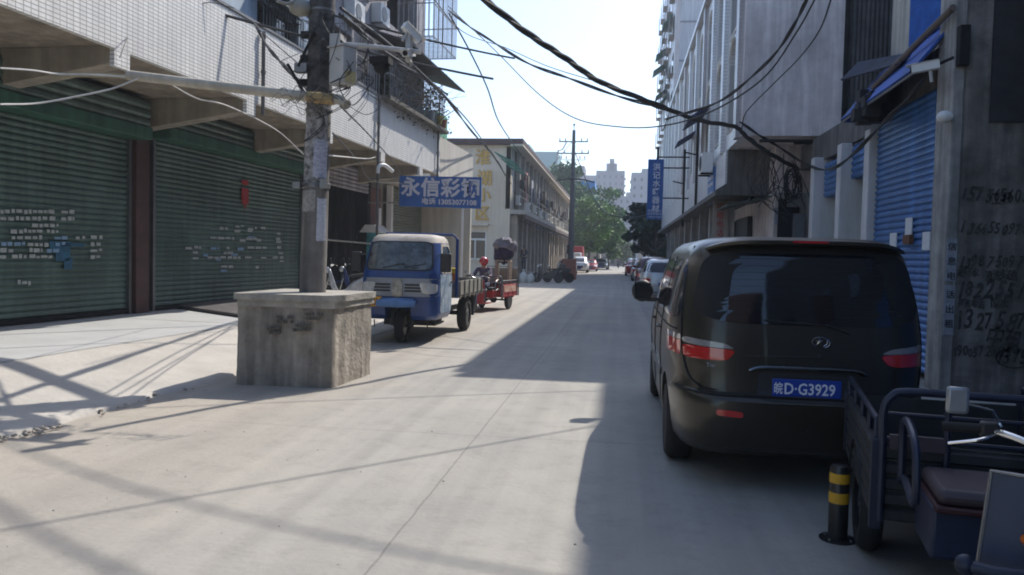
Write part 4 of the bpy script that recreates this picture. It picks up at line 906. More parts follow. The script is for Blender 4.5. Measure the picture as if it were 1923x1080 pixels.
# rear window, cut lines and gate
m = MB(); sv.patch(m, sv.rear, [(-.80, 1.205), (.80, 1.205), (.70, 1.735), (-.70, 1.735)], .007, 5, 20); m.build('rear_window', mat('privacy_glass', (.006, .008, .013), .05, var=.2, spec=.8), V)
def line(pts, r=.006, mt=m_dark, nm='panel_gap', par=None, n=5):
    m = MB(); m.tube(pts, r, n); return m.build(nm, mt, par or V)
L1 = [sv.rear(x, z, .002) for x, z in [(x*1.065, z) for x, z in [(-.70, 1.76), (-.77, 1.5), (-.80, 1.2), (-.795, 1.0), (-.76, .82), (-.70, .75), (-.6, .725), (0, .72), (.6, .725), (.70, .75), (.76, .82), (.795, 1.0), (.80, 1.2), (.77, 1.5), (.70, 1.76)]]]
line(cat_rom(L1, 4), .007, nm='tailgate_gap')
# spoiler
m = MB(); n_ = 24; vs = []
for i in range(n_+1):
    x = -.70+1.40*i/n_; k = max(0, 1-abs(x/.70)**5)
    a = Vector((x, .32, 1.72+.045*k)); b = Vector((x, .14+.20*(1-k), 1.745+.058*k)); c = Vector((x, .44, 1.745+.08*k)); d = Vector((x, .145+.20*(1-k), 1.73+.048*k))
    vs += [a, d, b, c]
m.add(vs, [(4*i+j, 4*i+(j+1) % 4, 4*(i+1)+(j+1) % 4, 4*(i+1)+j) for i in range(n_) for j in range(4)]+[(0, 1, 2, 3), (4*n_+3, 4*n_+2, 4*n_+1, 4*n_)])
sp_ = m.build('roof_spoiler', m_van, V, ang=60)
m = MB(); m.box(-.12, .12, .126, .14, 1.787, 1.80); m.build('brake_light', m_tailred, sp_)
# tail lights wrapping the corners: clear top, red bottom
for sg in (-1, 1):
    m = MB(); sv.patch(m, sv.rear, [(sg*.44, .985), (sg*.79, .965), (sg*.79, 1.075), (sg*.43, 1.03)] if 0 else [(sg*.85, .935), (sg*.55, .935), (sg*.485, 1.015), (sg*.85, 1.03)], .012, 5, 12); m.build('tail_light', m_tailred, V)
    m = MB(); sv.patch(m, sv.rear, [(sg*.85, 1.035), (sg*.49, 1.02), (sg*.57, 1.06), (sg*.85, 1.085)], .012, 5, 12); m.build('reversing_light', m_tailclear, V)
    m = MB()
    def wrapf(a, z, o, sg=sg):
        w, r_, f_ = sv.at(z); l = (f_-r_)/2; c = (r_+f_)/2; ct, st = math.cos(a), math.sin(a); k = (abs(ct)**sv.e+abs(st)**sv.e)**(-1/sv.e)
        p = Vector((w*ct*k, c+l*st*k, z)); nn = Vector((ct*abs(ct)**3, st*abs(st)**3, 0)).normalized(); p += nn*o
        if sg > 0: p.x = -p.x
        return p
    m = MB(); sv.patch(m, wrapf, [(R(225.8), .96), (R(223.0), .96), (R(223.0), 1.045), (R(225.8), 1.045)][::1], .012, 5, 10)
    for z0, z1, mt, nm in ((.94, 1.045, m_tailred, 'side_tail_light'), (1.05, 1.09, m_tailclear, 'side_reversing_light')):
        mb = MB(); pts0 = []; 
        rows = 6; cols = 10; vs = []
        for j in range(rows+1):
            z = z0+(z1-z0)*j/rows
            for i in range(cols+1):
                t = i/cols
                if t < .45: p = sv.rear(sg*(.858+(.918-.858)*t/.45), z, .012)
                else: y = .13+(t-.45)/.55*.14; p = sv.side(sv.rear(sg*.912, z).y+ (t-.45)/.55*.16, z, .010, sg)
                vs.append(p)
        fs = [(j*(cols+1)+i, j*(cols+1)+i+1, (j+1)*(cols+1)+i+1, (j+1)*(cols+1)+i) for j in range(rows) for i in range(cols)]
        mb.add(vs, fs); mb.build(nm, mt, V)
    m = MB(); sv.patch(m, sv.rear, [(sg*.62, .555), (sg*.44, .548), (sg*.44, .59), (sg*.62, .60)], .006, 6, 6); m.build('bumper_reflector', m_tailred, V)
# chrome strip, plate, badge, handle
m = MB(); m.tube(cat_rom([sv.rear(x, z, .012) for x, z in [(-.40, .875), (-.33, .90), (-.2, .905), (0, .905), (.2, .905), (.33, .90), (.40, .875)]], 4), [.010]+[.017]*23+[.010], 8); m.build('chrome_strip', mat('dark_chrome', (.14, .14, .145), .25, .9), V)
m = MB(); sv.patch(m, sv.rear, [(-.34, .675), (.30, .675), (.30, .87), (-.34, .87)], .004, 8, 6); m.build('plate_recess', m_trim, V)
m = MB(); y = sv.rear(0, .79).y; m.box(-.24, .225, y-.035, y-.02, .695, .83); pl = m.build('number_plate', m_plate, V, bevel=.004)
m_pw = mat('plate_white', (.75, .78, .85), .5, var=.02)
text('plate_characters', '皖', .088, m_pw, pl, (-.232, y-.037, .732), (1, 0, 0), (0, 0, 1), .002, world=False, squeeze=.72, bold=.001)
text('plate_characters', 'D·G3929', .112, m_pw, pl, (-.163, y-.037, .726), (1, 0, 0), (0, 0, 1), .002, world=False, squeeze=.83, bold=.0015)
y = sv.rear(.05, 1.1).y-.014; m = MB()
m.tube([(.08+.052*math.cos(t), y, 1.095+.034*math.sin(t)) for t in lin(R(-60), R(240), 20)], .0035, 6); m.tube([(.118+.030*math.cos(t), y, 1.088+.030*math.sin(t)) for t in lin(R(-120), R(80), 12)], .0035, 6)
for k in range(5): a = R(90+72*k); m.tube([(.075, y, 1.097), (.075+.027*math.cos(a), y, 1.097+.027*math.sin(a))], [.006, .001], 5)
m.build('star_badge', m_chrome, V)
m = MB(); m.cyl((.08, y+.02, 1.0), (.08, y-.002, .995), .012, n=12); m.build('gate_lock', m_chrome, V)
q = sv.rear(-.66, .93, .01); text('model_lettering', 'Tiening', .042, m_chrome, V, (-.69, q.y-.004, .885), (1, 0, 0), (0, 0, 1), .002, world=False, bold=.0008)
m = MB(); m.tube([sv.rear(.28, 1.16, .02), sv.rear(.12, 1.215, .03)], .008); m.tube([sv.rear(.12, 1.21, .025), sv.rear(-.3, 1.235, .02)], .006); m.build('rear_wiper', m_trim, V)
# bumper line and lower lip
line([sv.rear(x, .70, .004) for x in lin(-.88, .88, 30)], .007, nm='bumper_seam')
m = MB(); sv.patch(m, sv.rear, [(-.55, .285), (.55, .285), (.55, .33), (-.55, .33)], .004, 8, 6); m.build('bumper_lip', m_trim, V)
for x in (-.5, 0, .5): m = MB(); p = sv.rear(x, .47, 0); m.cyl(p, p-Vector((0, .012, 0)), .011, n=12); m.build('parking_sensor', m_trim, V)
m = MB(); sv.patch(m, sv.rear, [(-.62, .725), (.62, .725), (.60, .742), (-.62, .742)], .010, 10, 8) if 0 else m.tube([sv.rear(x, .985-.02*abs(x), .003) for x in lin(-.42, .42, 20)], .004, 5); m.build('gate_crease', m_van, V)
m = MB(); 
for k in range(9): z = 1.27+k*.05; pts_ = [sv.rear(x, z, .0085) for x in lin(-.68+.012*k, .68-.012*k, 16)]; m.tube(pts_, .0012, 4)
m.build('demister_lines', m_trim, V)
m = MB(); sv.patch(m, sv.rear, [(-.80, 1.205), (.80, 1.205), (.70, 1.735), (-.70, 1.735)], .0045, 5, 20, .03); q = m.build('window_seal', m_black, V); q.scale = (1.012, 1, 1.003)
# sides: windows, door gaps, moulding, handles, mirrors
for sg in (-1, 1):
    f = lambda a, z, o, sg=sg: sv.side(a, z, o, sg)
    for (a, b, c, d) in ((.45, 1.55, 1.50, .62), (1.66, 2.62, 2.60, 1.64), (2.72, 3.62, 3.22, 2.72)):
        m = MB(); sv.patch(m, f, [(a, 1.20), (b, 1.20), (c, 1.66), (d, 1.66)], .005, 7, 10); m.build('side_window', m_glass, V)
    for y in (1.60, 2.67, 3.70): line([f(y, z, .002) for z in lin(.38, 1.68, 20)], .006, nm='door_gap')
    line([f(y, 1.12, .003) for y in lin(.5, 4.1, 20)], .007, nm='slide_rail')
    m = MB(); sv.patch(m, f, [(1.45, .62), (3.55, .62), (3.55, .70), (1.45, .70)], .016, 8, 8); m.build('side_moulding', m_van, V)
    for y in (1.75, 2.85): m = MB(); p = f(y, 1.03, .02); m.tube([f(y, 1.03, .0), f(y+.03, 1.03, .03), f(y+.15, 1.03, .03), f(y+.18, 1.03, .0)], .011, 8); m.build('door_handle', m_van, V)
    p = sv.side(3.45, 1.22, 0, sg); m = MB(); m.sphere((p.x+sg*.17, 3.42, 1.29), 1, 14, 10, (.12, .07, .125)); m.box(min(p.x, p.x+sg*.12), max(p.x, p.x+sg*.12), 3.40, 3.46, 1.17, 1.22); mm_ = m.build('wing_mirror', m_trim, V)
    m = MB(); m.box(p.x+sg*.17-.09, p.x+sg*.17+.09, 3.345, 3.355, 1.2, 1.38); m.build('mirror_glass', m_glass, mm_)
m = MB(); sv.patch(m, sv.front, [(-.72, 1.2), (.72, 1.2), (.62, 1.66), (-.62, 1.66)], .006, 6, 12); m.build('windscreen', m_glass, V)
for sg in (-1, 1): m = MB(); sv.patch(m, sv.front, [(sg*.78, .72), (sg*.48, .72), (sg*.48, .88), (sg*.76, .88)], .006, 5, 8); m.build('headlight', m_lamp, V)

# ---------------- other parked cars ----------------
def car(label, loc, rz, col, kind='suv', s=1.0, low=None, group='cars parked along the street', metal=.3, plate=m_plate, detail=True):
    if kind == 'suv': k = [(.26, .80, .12, 4.38), (.35, .88, .02, 4.50), (.60, .90, -.02, 4.53), (.95, .89, .02, 4.42), (1.02, .86, .04, 3.5+.85), (1.06, .84, .06, 3.42), (1.35, .74, .22, 2.95), (1.56, .66, .42, 2.55), (1.62, .58, .6, 2.3), (1.66, .42, .9, 2.0)]
    elif kind == 'sedan': k = [(.22, .80, .12, 4.48), (.32, .86, .0, 4.58), (.60, .88, -.02, 4.58), (.82, .87, .04, 4.3), (.94, .85, .10, 3.4), (1.0, .80, .55, 3.2), (1.25, .70, .95, 2.75), (1.38, .60, 1.2, 2.45), (1.43, .45, 1.5, 2.15)]
    else: k = [(.3, .78, .1, 4.3), (.4, .83, .0, 4.4), (1.0, .84, .02, 4.35), (1.15, .83, .04, 4.2), (1.6, .76, .12, 3.7), (1.85, .7, .2, 3.4), (1.92, .6, .4, 3.1)]
    k = [(a*s, b*s, c*s, d*s) for a, b, c, d in k]; sh = Shell(k, 5)
    nm = {'suv': 'parked_suv', 'sedan': 'parked_car', 'mini': 'parked_minivan'}[kind]
    t = thing(nm, label, {'suv': 'suv', 'sedan': 'car', 'mini': 'minivan'}[kind], loc, rz, group)
    cm = mat('car_paint_%g_%g_%g' % col, col, .3, metal, var=.05, coat=.6)
    m = MB(); sh.body(m, n=64); bo = m.build('body', cm, t)
    cs = []
    for y in (.85*s, 3.62*s):
        m = MB(); m.cyl((-1.4, y, .33*s), (1.4, y, .33*s), .38*s, n=28); c = m.build('c', m_dark); c.parent = t; cs.append(c)
    cut(bo, cs)
    for y in (.85*s, 3.62*s):
        for sg in (-1, 1): wheel(t, (sg*.76*s, y, .33*s), .33*s, .2*s, sg, m_rim, 5)
    m = MB(); m.box(-.6, .6, .3, 4.1, .22, .3); m.box(-.64, .64, .5, 1.25, .28, .7); m.box(-.64, .64, 3.25, 4.0, .28, .7); m.build('underbody', m_trim, t)
    zb = {'suv': 1.1, 'sedan': .99, 'mini': 1.15}[kind]*s; zt = {'suv': 1.5, 'sedan': 1.34, 'mini': 1.7}[kind]*s
    w0 = sh.at(zb)[0]*.86; w1 = sh.at(zt)[0]*.84
    for fn, nm in ((sh.rear, 'rear_window'), (sh.front, 'windscreen')):
        m = MB(); sh.patch(m, fn, [(-w0, zb), (w0, zb), (w1, zt), (-w1, zt)], .008, 6, 10); m.build(nm, m_glass, t)
    r0, f0 = sh.at(zb)[1:]; r1, f1 = sh.at(zt)[1:]
    mid = (r1+f1)/2
    for sg in (-1, 1):
        f = lambda a, z, o, sg=sg: sh.side(a, z, o, sg)
        m = MB(); sh.patch(m, f, [(r0+.25, zb), (mid-.04, zb), (mid-.04, zt), (r1+.25, zt)], .006, 8, 8); m.build('side_window', m_glass, t)
        m = MB(); sh.patch(m, f, [(mid+.04, zb), (f0-.25, zb), (f1-.25, zt), (mid+.04, zt)], .006, 8, 8); m.build('side_window', m_glass, t)
        m = MB(); zz = .78*s; sh.patch(m, sh.rear, [(sg*.84*s, zz-.08), (sg*.55*s, zz-.07), (sg*.55*s, zz+.07), (sg*.82*s, zz+.10)], .010, 4, 8); m.build('tail_light', m_tailred, t)
        m = MB(); zz = .68*s; sh.patch(m, sh.front, [(sg*.84*s, zz-.07), (sg*.5*s, zz-.06), (sg*.5*s, zz+.07), (sg*.82*s, zz+.09)], .010, 4, 8); m.build('headlight', m_lamp, t)
        p = sh.side(f0-.45, zb, 0, sg); m = MB(); m.sphere((p.x+sg*.11, p.y, p.z+.06), 1, 10, 8, (.11, .05, .075)); m.build('wing_mirror', cm, t)
    m = MB(); y = sh.rear(0, .62*s).y; m.box(-.22, .22, y-.02, y+.0, .55*s, .69*s); m.build('number_plate', plate, t)
    m = MB(); y = sh.front(0, .45*s).y; m.box(-.22, .22, y, y+.02, .38*s, .52*s); m.build('number_plate', plate, t)
    m = MB(); sh.patch(m, sh.front, [(-.4, .5*s), (.4, .5*s), (.45, .72*s), (-.45, .72*s)], .006, 6, 6); m.build('grille', m_trim, t)
    if kind == 'suv':
        m = MB()
        for sg in (-1, 1): m.tube([(sg*.60, .7, 1.60), (sg*.60, .8, 1.69), (sg*.60, 2.0, 1.70), (sg*.58, 2.3, 1.62)], .02, 6)
        m.build('roof_rails', m_steel, t)
    return t
car('white suv with roof rails parked directly ahead of the dark van', (1.78, 33.0, 0), 0, (.62, .63, .64))
car('dark maroon suv parked ahead of the white suv', (1.72, 40.2, 0), 0, (.09, .012, .02), s=1.06)
car('red hatchback parked further up on the right, past the maroon suv', (1.35, 75, 0), 0, (.38, .02, .02), 'sedan', s=1.02)
car('pale silver-blue suv at the far end of the right-hand row', (1.5, 92, 0), 0, (.45, .55, .60))
car('grey sedan half hidden between the maroon suv and the red hatchback', (1.7, 58, 0), 0, (.30, .33, .36), 'sedan')
car('white hatchback nearest the far utility pole on the left', (-4.9, 76.5, 0), R(180), (.66, .66, .66), 'sedan')
car('white suv with a dark windscreen parked behind the white hatchback on the left', (-4.3, 89, 0), R(180), (.68, .68, .68), s=1.05)
car('small dark red car tucked behind the white suv on the left', (-3.6, 100, 0), R(180), (.28, .02, .035), 'sedan')
car('black and white sedan farthest up on the left', (-2.7, 117, 0), R(180), (.06, .07, .09), 'sedan', s=1.1)
t = thing('red_box_truck', 'small truck with a red box rising behind the white cars on the left', 'truck', (-5.6, 98, 0))
m = MB(); m.box(-1.0, 1.0, 0, 4.2, .9, 3.0); m.build('cargo_box', m_red, t, bevel=.04)
m = MB(); m.box(-.9, .9, -1.6, -.05, .5, 2.2); m.build('cab', m_white, t, bevel=.12)
for y in (-1.0, 3.2):
    for sg in (-1, 1): wheel(t, (sg*.8, y, .42), .42, .24, sg, m_rim, 5)
# ---------------- cargo tricycle (local: rear axle at y = 0, front towards +y) ----------------
def cargo_trike(label, loc, rz, c_bed, c_panel, c_seat, c_tube, bed=1.5, bw=1.0, blue_shield=True, group=None, seat=True):
    t = thing('cargo_tricycle', label, 'cargo tricycle', loc, rz, group)
    h0, h1 = .45, .78; y0, y1 = -.75, bed-.75; hw = bw/2
    m = MB(); m.box(-hw, hw, y0, y1, h0, h0+.05); m.build('bed_floor', c_bed, t)
    def panel(mb, a, b, z0, z1, th):   # ribbed sheet between plan points a, b
        a = Vector((*a, 0)); b = Vector((*b, 0)); d = (b-a).normalized(); nn = Vector((d.y, -d.x, 0))
        k = 5; h = (z1-z0)/k; prof = []
        for i in range(k): z = z0+i*h; prof += [(0, z), (.018, z+h*.15), (.018, z+h*.7), (0, z+h*.85)]
        prof.append((0, z1)); L = len(prof)
        vs = [a+nn*o+Vector((0, 0, z)) for o, z in prof]+[b+nn*o+Vector((0, 0, z)) for o, z in prof]+[a-nn*.012+Vector((0, 0, z)) for o, z in prof]+[b-nn*.012+Vector((0, 0, z)) for o, z in prof]
        fs = [(i, i+1, L+i+1, L+i) for i in range(L-1)]+[(2*L+i, 3*L+i, 3*L+i+1, 2*L+i+1) for i in range(L-1)]+[(L-1, 3*L-1, 4*L-1, 2*L-1)]
        mb.add(vs, fs)
    for nm, a, b in (('side_panel', (-hw, y1), (-hw, y0)), ('side_panel', (hw, y0), (hw, y1)), ('tail_panel', (-hw, y0), (hw, y0)), ('front_panel', (hw, y1), (-hw, y1))):
        m = MB(); panel(m, a, b, h0-.05, h1, .02); m.build(nm, c_panel, t, ang=20)
    m = MB(); r = .016
    for sg in (-1, 1):
        m.tube([(sg*hw, y0+.02, h1), (sg*hw, y0+.02, h1+.11), (sg*hw, y1-.03, h1+.11), (sg*hw, y1-.03, h1)], r, 8)
        for y in (y0+.4, y0+.8, y0+1.15): m.cyl((sg*hw, y, h1), (sg*hw, y, h1+.11), r*.8, n=6)
        m.box(sg*hw-.025, sg*hw+.025, y1-.03, y1+.03, .36, h1+.02); m.box(sg*hw-.025, sg*hw+.025, y0-.03, y0+.03, h0-.05, h1+.02)
    m.build('side_rails', c_tube, t, bevel=.004)
    # front guard frame, arched
    zt = h1+.26; m = MB(); f = y1+.02
    m.tube(cat_rom([(-hw+.02, f, .40), (-hw+.02, f, .8), (-hw+.02, f, zt-.10), (-hw+.05, f, zt-.03), (-hw+.13, f, zt), (0, f, zt+.0), (hw-.13, f, zt), (hw-.05, f, zt-.03), (hw-.02, f, zt-.10), (hw-.02, f, .8), (hw-.02, f, .40)], 5), .02, 10)
    for x in (-hw+.30, hw-.30): m.cyl((x, f, h1-.1), (x, f, zt), .016, n=8)
    for z in (h1+.15, h1+.03): m.cyl((-hw+.02, f, z), (hw-.02, f, z), .010, n=6)
    m.build('guard_frame', c_tube, t)
    for xa in (-hw+.05, hw-.29): m = MB(); m.box(xa, xa+.24, f-.01, f+.02, h1-.02, h1+.05); m.build('guard_plate', c_seat, t)
    # frame and seat
    m = MB()
    for sg in (-1, 1): m.tube([(sg*.25, y0, .42), (sg*.25, y1+.3, .42), (sg*.16, y1+.75, .30), (sg*.05, y1+1.05, .40), (0, y1+1.2, .75)], .022, 8)
    m.tube([(-.25, -.3, .42), (.25, -.3, .42)], .02, 6); m.tube([(-.25, .3, .42), (.25, .3, .42)], .02, 6); m.cyl((-hw+.08, 0, .29), (hw-.08, 0, .29), .03, n=10); m.sphere((.05, 0, .29), .11, 12, 8)
    m.build('chassis', m_trim if True else c_tube, t)
    ys = y1+.30
    m = MB(); m.box(-.34, .34, ys-.20, ys+.20, .40, .63); m.build('battery_box', c_panel if not blue_shield else mat('trike_dark_blue', (.015, .022, .05), .5, var=.3, scale=3), t, bevel=.02)
    m = MB(); m.box(-.32, .32, ys-.22, ys+.22, .64, .71); m.build('seat', c_seat, t, bevel=.03)
    m = MB(); m.box(-.33, .33, ys-.23, ys+.23, .61, .64); m.build('seat_trim', mat('seat_red_edge', (.045, .012, .014), .6, var=.2), t, bevel=.01)
    for sg in (-1, 1):
        m = MB(); m.tube(cat_rom([(sg*.40, ys-.22, .62), (sg*.40, ys-.22, .86), (sg*.40, ys-.12, .93), (sg*.40, ys+.12, .88), (sg*.40, ys+.18, .76), (sg*.40, ys+.16, .62), (sg*.40, ys-.1, .66), (sg*.40, ys-.22, .62)], 4), .018, 8); m.build('arm_rail', c_tube, t)
    m = MB(); m.box(-.33, .33, ys+.22, y1+1.0, .25, .28); m.build('foot_floor', c_bed, t, bevel=.008)
    # shield, fork, wheel
    yf = y1+1.12
    m = MB(); vs = []; n_ = 10
    for j in range(9):
        z = .26+.68*j/8
        for i in range(n_+1):
            x = -.30+.60*i/n_; vs.append((x*(1-.12*abs(j-4)/4), yf+.10-.22*(abs(x)/.3)**2*.35-.05*(j/8), z))
    fs = [(j*(n_+1)+i, j*(n_+1)+i+1, (j+1)*(n_+1)+i+1, (j+1)*(n_+1)+i) for j in range(8) for i in range(n_)]
    m.add(vs, fs); k = len(vs); m.add([(a, b-.02, c) for a, b, c in vs], [f_[::-1] for f_ in fs]); q = m.build('leg_shield', c_panel if not blue_shield else mat('trike_shield_blue', (.016, .028, .065), .4, var=.2, scale=2), t)
    edge_ = [vs[i] for i in range(n_+1)]+[vs[j*(n_+1)+n_] for j in range(1, 9)]+[vs[8*(n_+1)+n_-i] for i in range(1, n_+1)]+[vs[(8-j)*(n_+1)] for j in range(1, 8)]
    m = MB(); m.tube(edge_, .007, 6, closed=True); m.build('shield_edge', m_steel, q)
    for sg in (-1, 1): m = MB(); m.sphere((sg*.15, yf+.08, .74), 1, 12, 8, (.045, .055, .025)); m.build('indicator', mat('orange_lens', (.55, .13, .02), .3, var=.1), t)
    m = MB(); m.sphere((0, yf+.13, .80), .075, 14, 10); m.build('headlight', m_lamp, t)
    m = MB(); m.tube([(-.36, yf+.17, .66), (-.30, yf+.2, .66), (.30, yf+.2, .66), (.36, yf+.17, .66)], .022, 10)
    for sg in (-1, 1): m.sphere((sg*.37, yf+.16, .66), .035, 12, 8)
    m.build('front_bumper_bar', c_tube, t)
    m = MB()
    for sg in (-1, 1): m.tube([(sg*.07, yf-.02, .86), (sg*.07, yf+.14, .28)], .02, 8)
    m.cyl((0, yf-.08, 1.0), (0, yf-.0, .76), .025, n=10); m.build('fork', m_chrome, t)
    m = MB(); 
    for i in range(13):
        a0 = R(20+140*i/12); a1 = R(20+140*(i+1)/12)
    arc = [(yf+.14+.31*math.cos(R(a)), .28+.31*math.sin(R(a))) for a in range(10, 171, 16)]
    vs = [(x, y, z) for (y, z) in arc for x in (-.055, .055)]; m.add(vs, [(2*i, 2*i+1, 2*i+3, 2*i+2) for i in range(len(arc)-1)]); m.add([(x, y+(y-yf-.14)*-.05, z-.012) for x, y, z in vs], [(2*i+1, 2*i, 2*i+2, 2*i+3) for i in range(len(arc)-1)]); m.build('mudguard', c_panel, t)
    wheel(t, (0, yf+.14, .26), .26, .09, 1, m_steel, 9)
    for sg in (-1, 1):
        wheel(t, (sg*(hw-.05), 0, .29), .29, .11, sg, m_steel, 9)
        m = MB(); arc = [(.34*math.cos(R(a)), .29+.34*math.sin(R(a))) for a in range(12, 169, 13)]
        x0, x1 = (sg*(hw-.12), sg*(hw+.03)); vs = [(x, y, z) for (y, z) in arc for x in (x0, x1)]
        m.add(vs, [(2*i, 2*i+1, 2*i+3, 2*i+2) for i in range(len(arc)-1)]); m.build('mudguard', c_bed, t)
    # handlebar
    yh, zh = yf-.13, 1.02
    m = MB(); m.tube(cat_rom([(-.36, yh-.12, zh+.02), (-.24, yh-.08, zh+.03), (-.13, yh+.03, zh+.01), (-.05, yh+.05, zh-.05), (0, yh+.05, zh-.06), (.05, yh+.05, zh-.05), (.13, yh+.03, zh+.01), (.24, yh-.08, zh+.03), (.36, yh-.12, zh+.02)], 5), .013, 10); hb = m.build('handlebar', m_chrome, t)
    for sg in (-1, 1):
        m = MB(); m.cyl((sg*.38, yh-.13, zh+.02), (sg*.26, yh-.085, zh+.03), .018, n=12); m.build('grip', m_black, hb)
        m = MB(); m.box(sg*.235-.03, sg*.235+.03, yh-.10, yh-.05, zh, zh+.06); m.build('switch_block', m_trim, hb, bevel=.008)
        m = MB(); m.tube(cat_rom([(sg*.22, yh-.05, zh+.02), (sg*.28, yh-.02, zh+.0), (sg*.37, yh-.06, zh-.03)], 4), .006, 6); m.build('brake_lever', m_chrome, hb)
        m = MB(); m.tube([(sg*.2, yh-.06, zh+.05), (sg*.24, yh-.03, zh+.11), (sg*.33, yh-.02, zh+.13)], .006, 6); q = m.build('mirror_stem', m_chrome, t)
        m = MB(); m.box(sg*.355-.038, sg*.355+.038, yh-.03, yh-.005, zh+.09, zh+.19); q = m.build('mirror', mat('mirror_shell', (.30, .31, .32), .3, .4, var=.15), t, bevel=.014)
        q['label'] = 'rounded rear-view mirror on a thin stem'
    m = MB(); m.box(-.09, .09, yf-.06, yf+.05, .86, .97); m.build('instrument_pod', c_panel, t, bevel=.02)
    m = MB(); 
    for i in range(5): m.tube(cat_rom([(rnd.uniform(-.15, .15), yh, zh-.02), (rnd.uniform(-.15, .15), yf-.02, .85), (rnd.uniform(-.08, .08), yf-.1, .5)], 4), .005, 5)
    m.build('control_cables', m_black, t)
    return t, y1, yf
m_tube_b = mat('blue_grey_tube', (.02, .026, .048), .45, .3, var=.25, scale=5)
m_bed_b = mat('worn_blue_grey_sheet', (.036, .038, .04), .65, .2, var=.35, scale=3, streak=.3)
m_seat_b = mat('faded_mauve_vinyl', (.055, .040, .048), .6, var=.15)
tr, ty1, tyf = cargo_trike('dusty blue-grey cargo tricycle in the shade at the right edge, behind the striped bollard', (1.90, 4.72, 0), R(180-10.5), m_bed_b, m_bed_b, m_seat_b, m_tube_b)
# emblem ring on the shield
m = MB(); c = (-.14, tyf+.085, .74)
m_rb = mat('red_trike_paint', (.38, .02, .02), .35, var=.25, coat=.4)
tr2, a_, b_ = cargo_trike('red cargo tricycle with its helmeted rider, standing behind the blue truck', (-3.80, 24.3, 0), R(180-8), m_rb, m_rb, m_trim, m_steel, bed=1.6, bw=.95, blue_shield=False)
for o in list(tr2.children):
    if o.name.startswith('side_panel'):
        mm2 = MB(); sgn = -1 if o is None else 1
# bright lettering panel on the red side
m = MB()
for sg in (-1, 1): m.box(sg*.475+sg*.02-.004, sg*.475+sg*.02+.004, -.6, .7, .55, .74)
m.build('side_decal', mat('orange_white_decal', (.62, .20, .10), .5, var=.3, scale=9, col2=(.75, .6, .5)), tr2)
m = MB(); m.box(-.5, .5, -.80, -.77, .8, 1.25); m.tube([(-.52, -.8, .4), (-.52, -.8, 1.3), (.52, -.8, 1.3), (.52, -.8, .4)], .02); m.build('tail_rack', m_steel, tr2)

# ---------------- striped bollard ----------------
t = thing('bollard', 'short black steel bollard with two yellow reflective bands beside the grey tricycle', 'bollard', (1.335, 4.93, 0))
def ring(r0, z0, z1, mt, nm, par=t, cap=False):
    m = MB(); m.lathe([(r0-.004, z0), (r0, z0+.002), (r0, z1-.002), (r0-.004, z1)], 32); return m.build(nm, mt, par)
m_bk = mat('bollard_black', (.014, .014, .015), .35, var=.2, scale=8); m_yl = mat('bollard_yellow', (.62, .33, .02), .4, var=.12, scale=12)
m = MB(); m.lathe([(.056, .005), (.056, .43), (.050, .445), (.03, .452), (0, .454)], 32); m.build('post', m_bk, t)
ring(.0585, .345, .405, m_yl, 'yellow_band'); ring(.0585, .225, .29, m_yl, 'yellow_band')
m = MB(); m.lathe([(.105, 0), (.105, .008), (.06, .012)], 32); m.build('base_flange', m_bk, t)
for k in range(4): a = R(45+90*k); m = MB(); m.cyl((.085*math.cos(a), .085*math.sin(a), .008), (.085*math.cos(a), .085*math.sin(a), .02), .009, n=6); m.build('bolt', m_steel, t)

# ---------------- blue three-wheeled truck (local: front axle y = 0, rear +y, x to the right of the picture) ----------------
t = thing('three_wheeled_truck', 'battered blue three-wheeled cab truck with a rust-streaked white roof, facing the viewer', 'truck', (-3.96, 14.28, 0), 0)
m_tb = mat('truck_blue', (.010, .05, .20), .4, var=.3, scale=3, coat=.3); m_tl = mat('worn_light_blue', (.13, .24, .42), .6, var=.35, scale=6, col2=(.42, .48, .52))
m_tr = mat('chalky_roof', (.42, .35, .28), .75, var=.2, scale=4, col2=(.55, .53, .50)); m_gr = mat('grey_white_band', (.27, .29, .32), .5, var=.2, scale=4)
# cab: bottom at z .42, roof 2.0; front at y=-.35, back y=1.05
ck = [(.44, .66, -.20, 1.15), (.52, .71, -.30, 1.15), (.80, .725, -.34, 1.15), (.95, .728, -.35, 1.15), (1.20, .725, -.34, 1.15), (1.28, .72, -.32, 1.15), (1.40, .71, -.27, 1.15), (1.65, .68, -.16, 1.14), (1.85, .645, -.07, 1.12), (1.93, .62, .0, 1.1), (1.985, .56, .10, 1.05), (2.01, .42, .3, .95)]
sc_ = Shell(ck, 7)
m = MB(); sc_.body(m, n=72, z1=1.86); cab = m.build('cab_body', m_tb, t)
cs = []
m = MB(); m.box(-.24, .24, -.8, .42, .3, .74); c = m.build('c', m_dark); c.parent = t; cs.append(c)
def cab_open(y0, y1, z0, z1):   # side window opening straight through the cab
    m = MB(); m.prism([(y0, z0), (y1, z0), (y1-.02, z1-.06), (y1-.1, z1), (y0+.28, z1)], -1, 1, 'x'); c = m.build('c', m_dark); c.parent = t; return c
cut(cab, cs)
m = MB(); sc_.body(m, n=72, z0=1.84); m.build('roof', m_tr, t)
ff = lambda x, z, o: sc_.rear(x, z, o)
m = MB(); sc_.patch(m, ff, [(-.635, 1.33), (.635, 1.33), (.575, 1.87), (-.575, 1.87)], .006, 9, 14); m.build('screen_seal', m_trim, t)
m_ws = mat('dusty_windscreen', (.02, .026, .03), .12, var=.8, scale=4.5, col2=(.15, .18, .19), spec=.8)
m = MB(); sc_.patch(m, ff, [(-.605, 1.355), (.605, 1.355), (.55, 1.845), (-.55, 1.845)], .012, 8, 14); m.build('windscreen', m_ws, t)
m = MB(); 
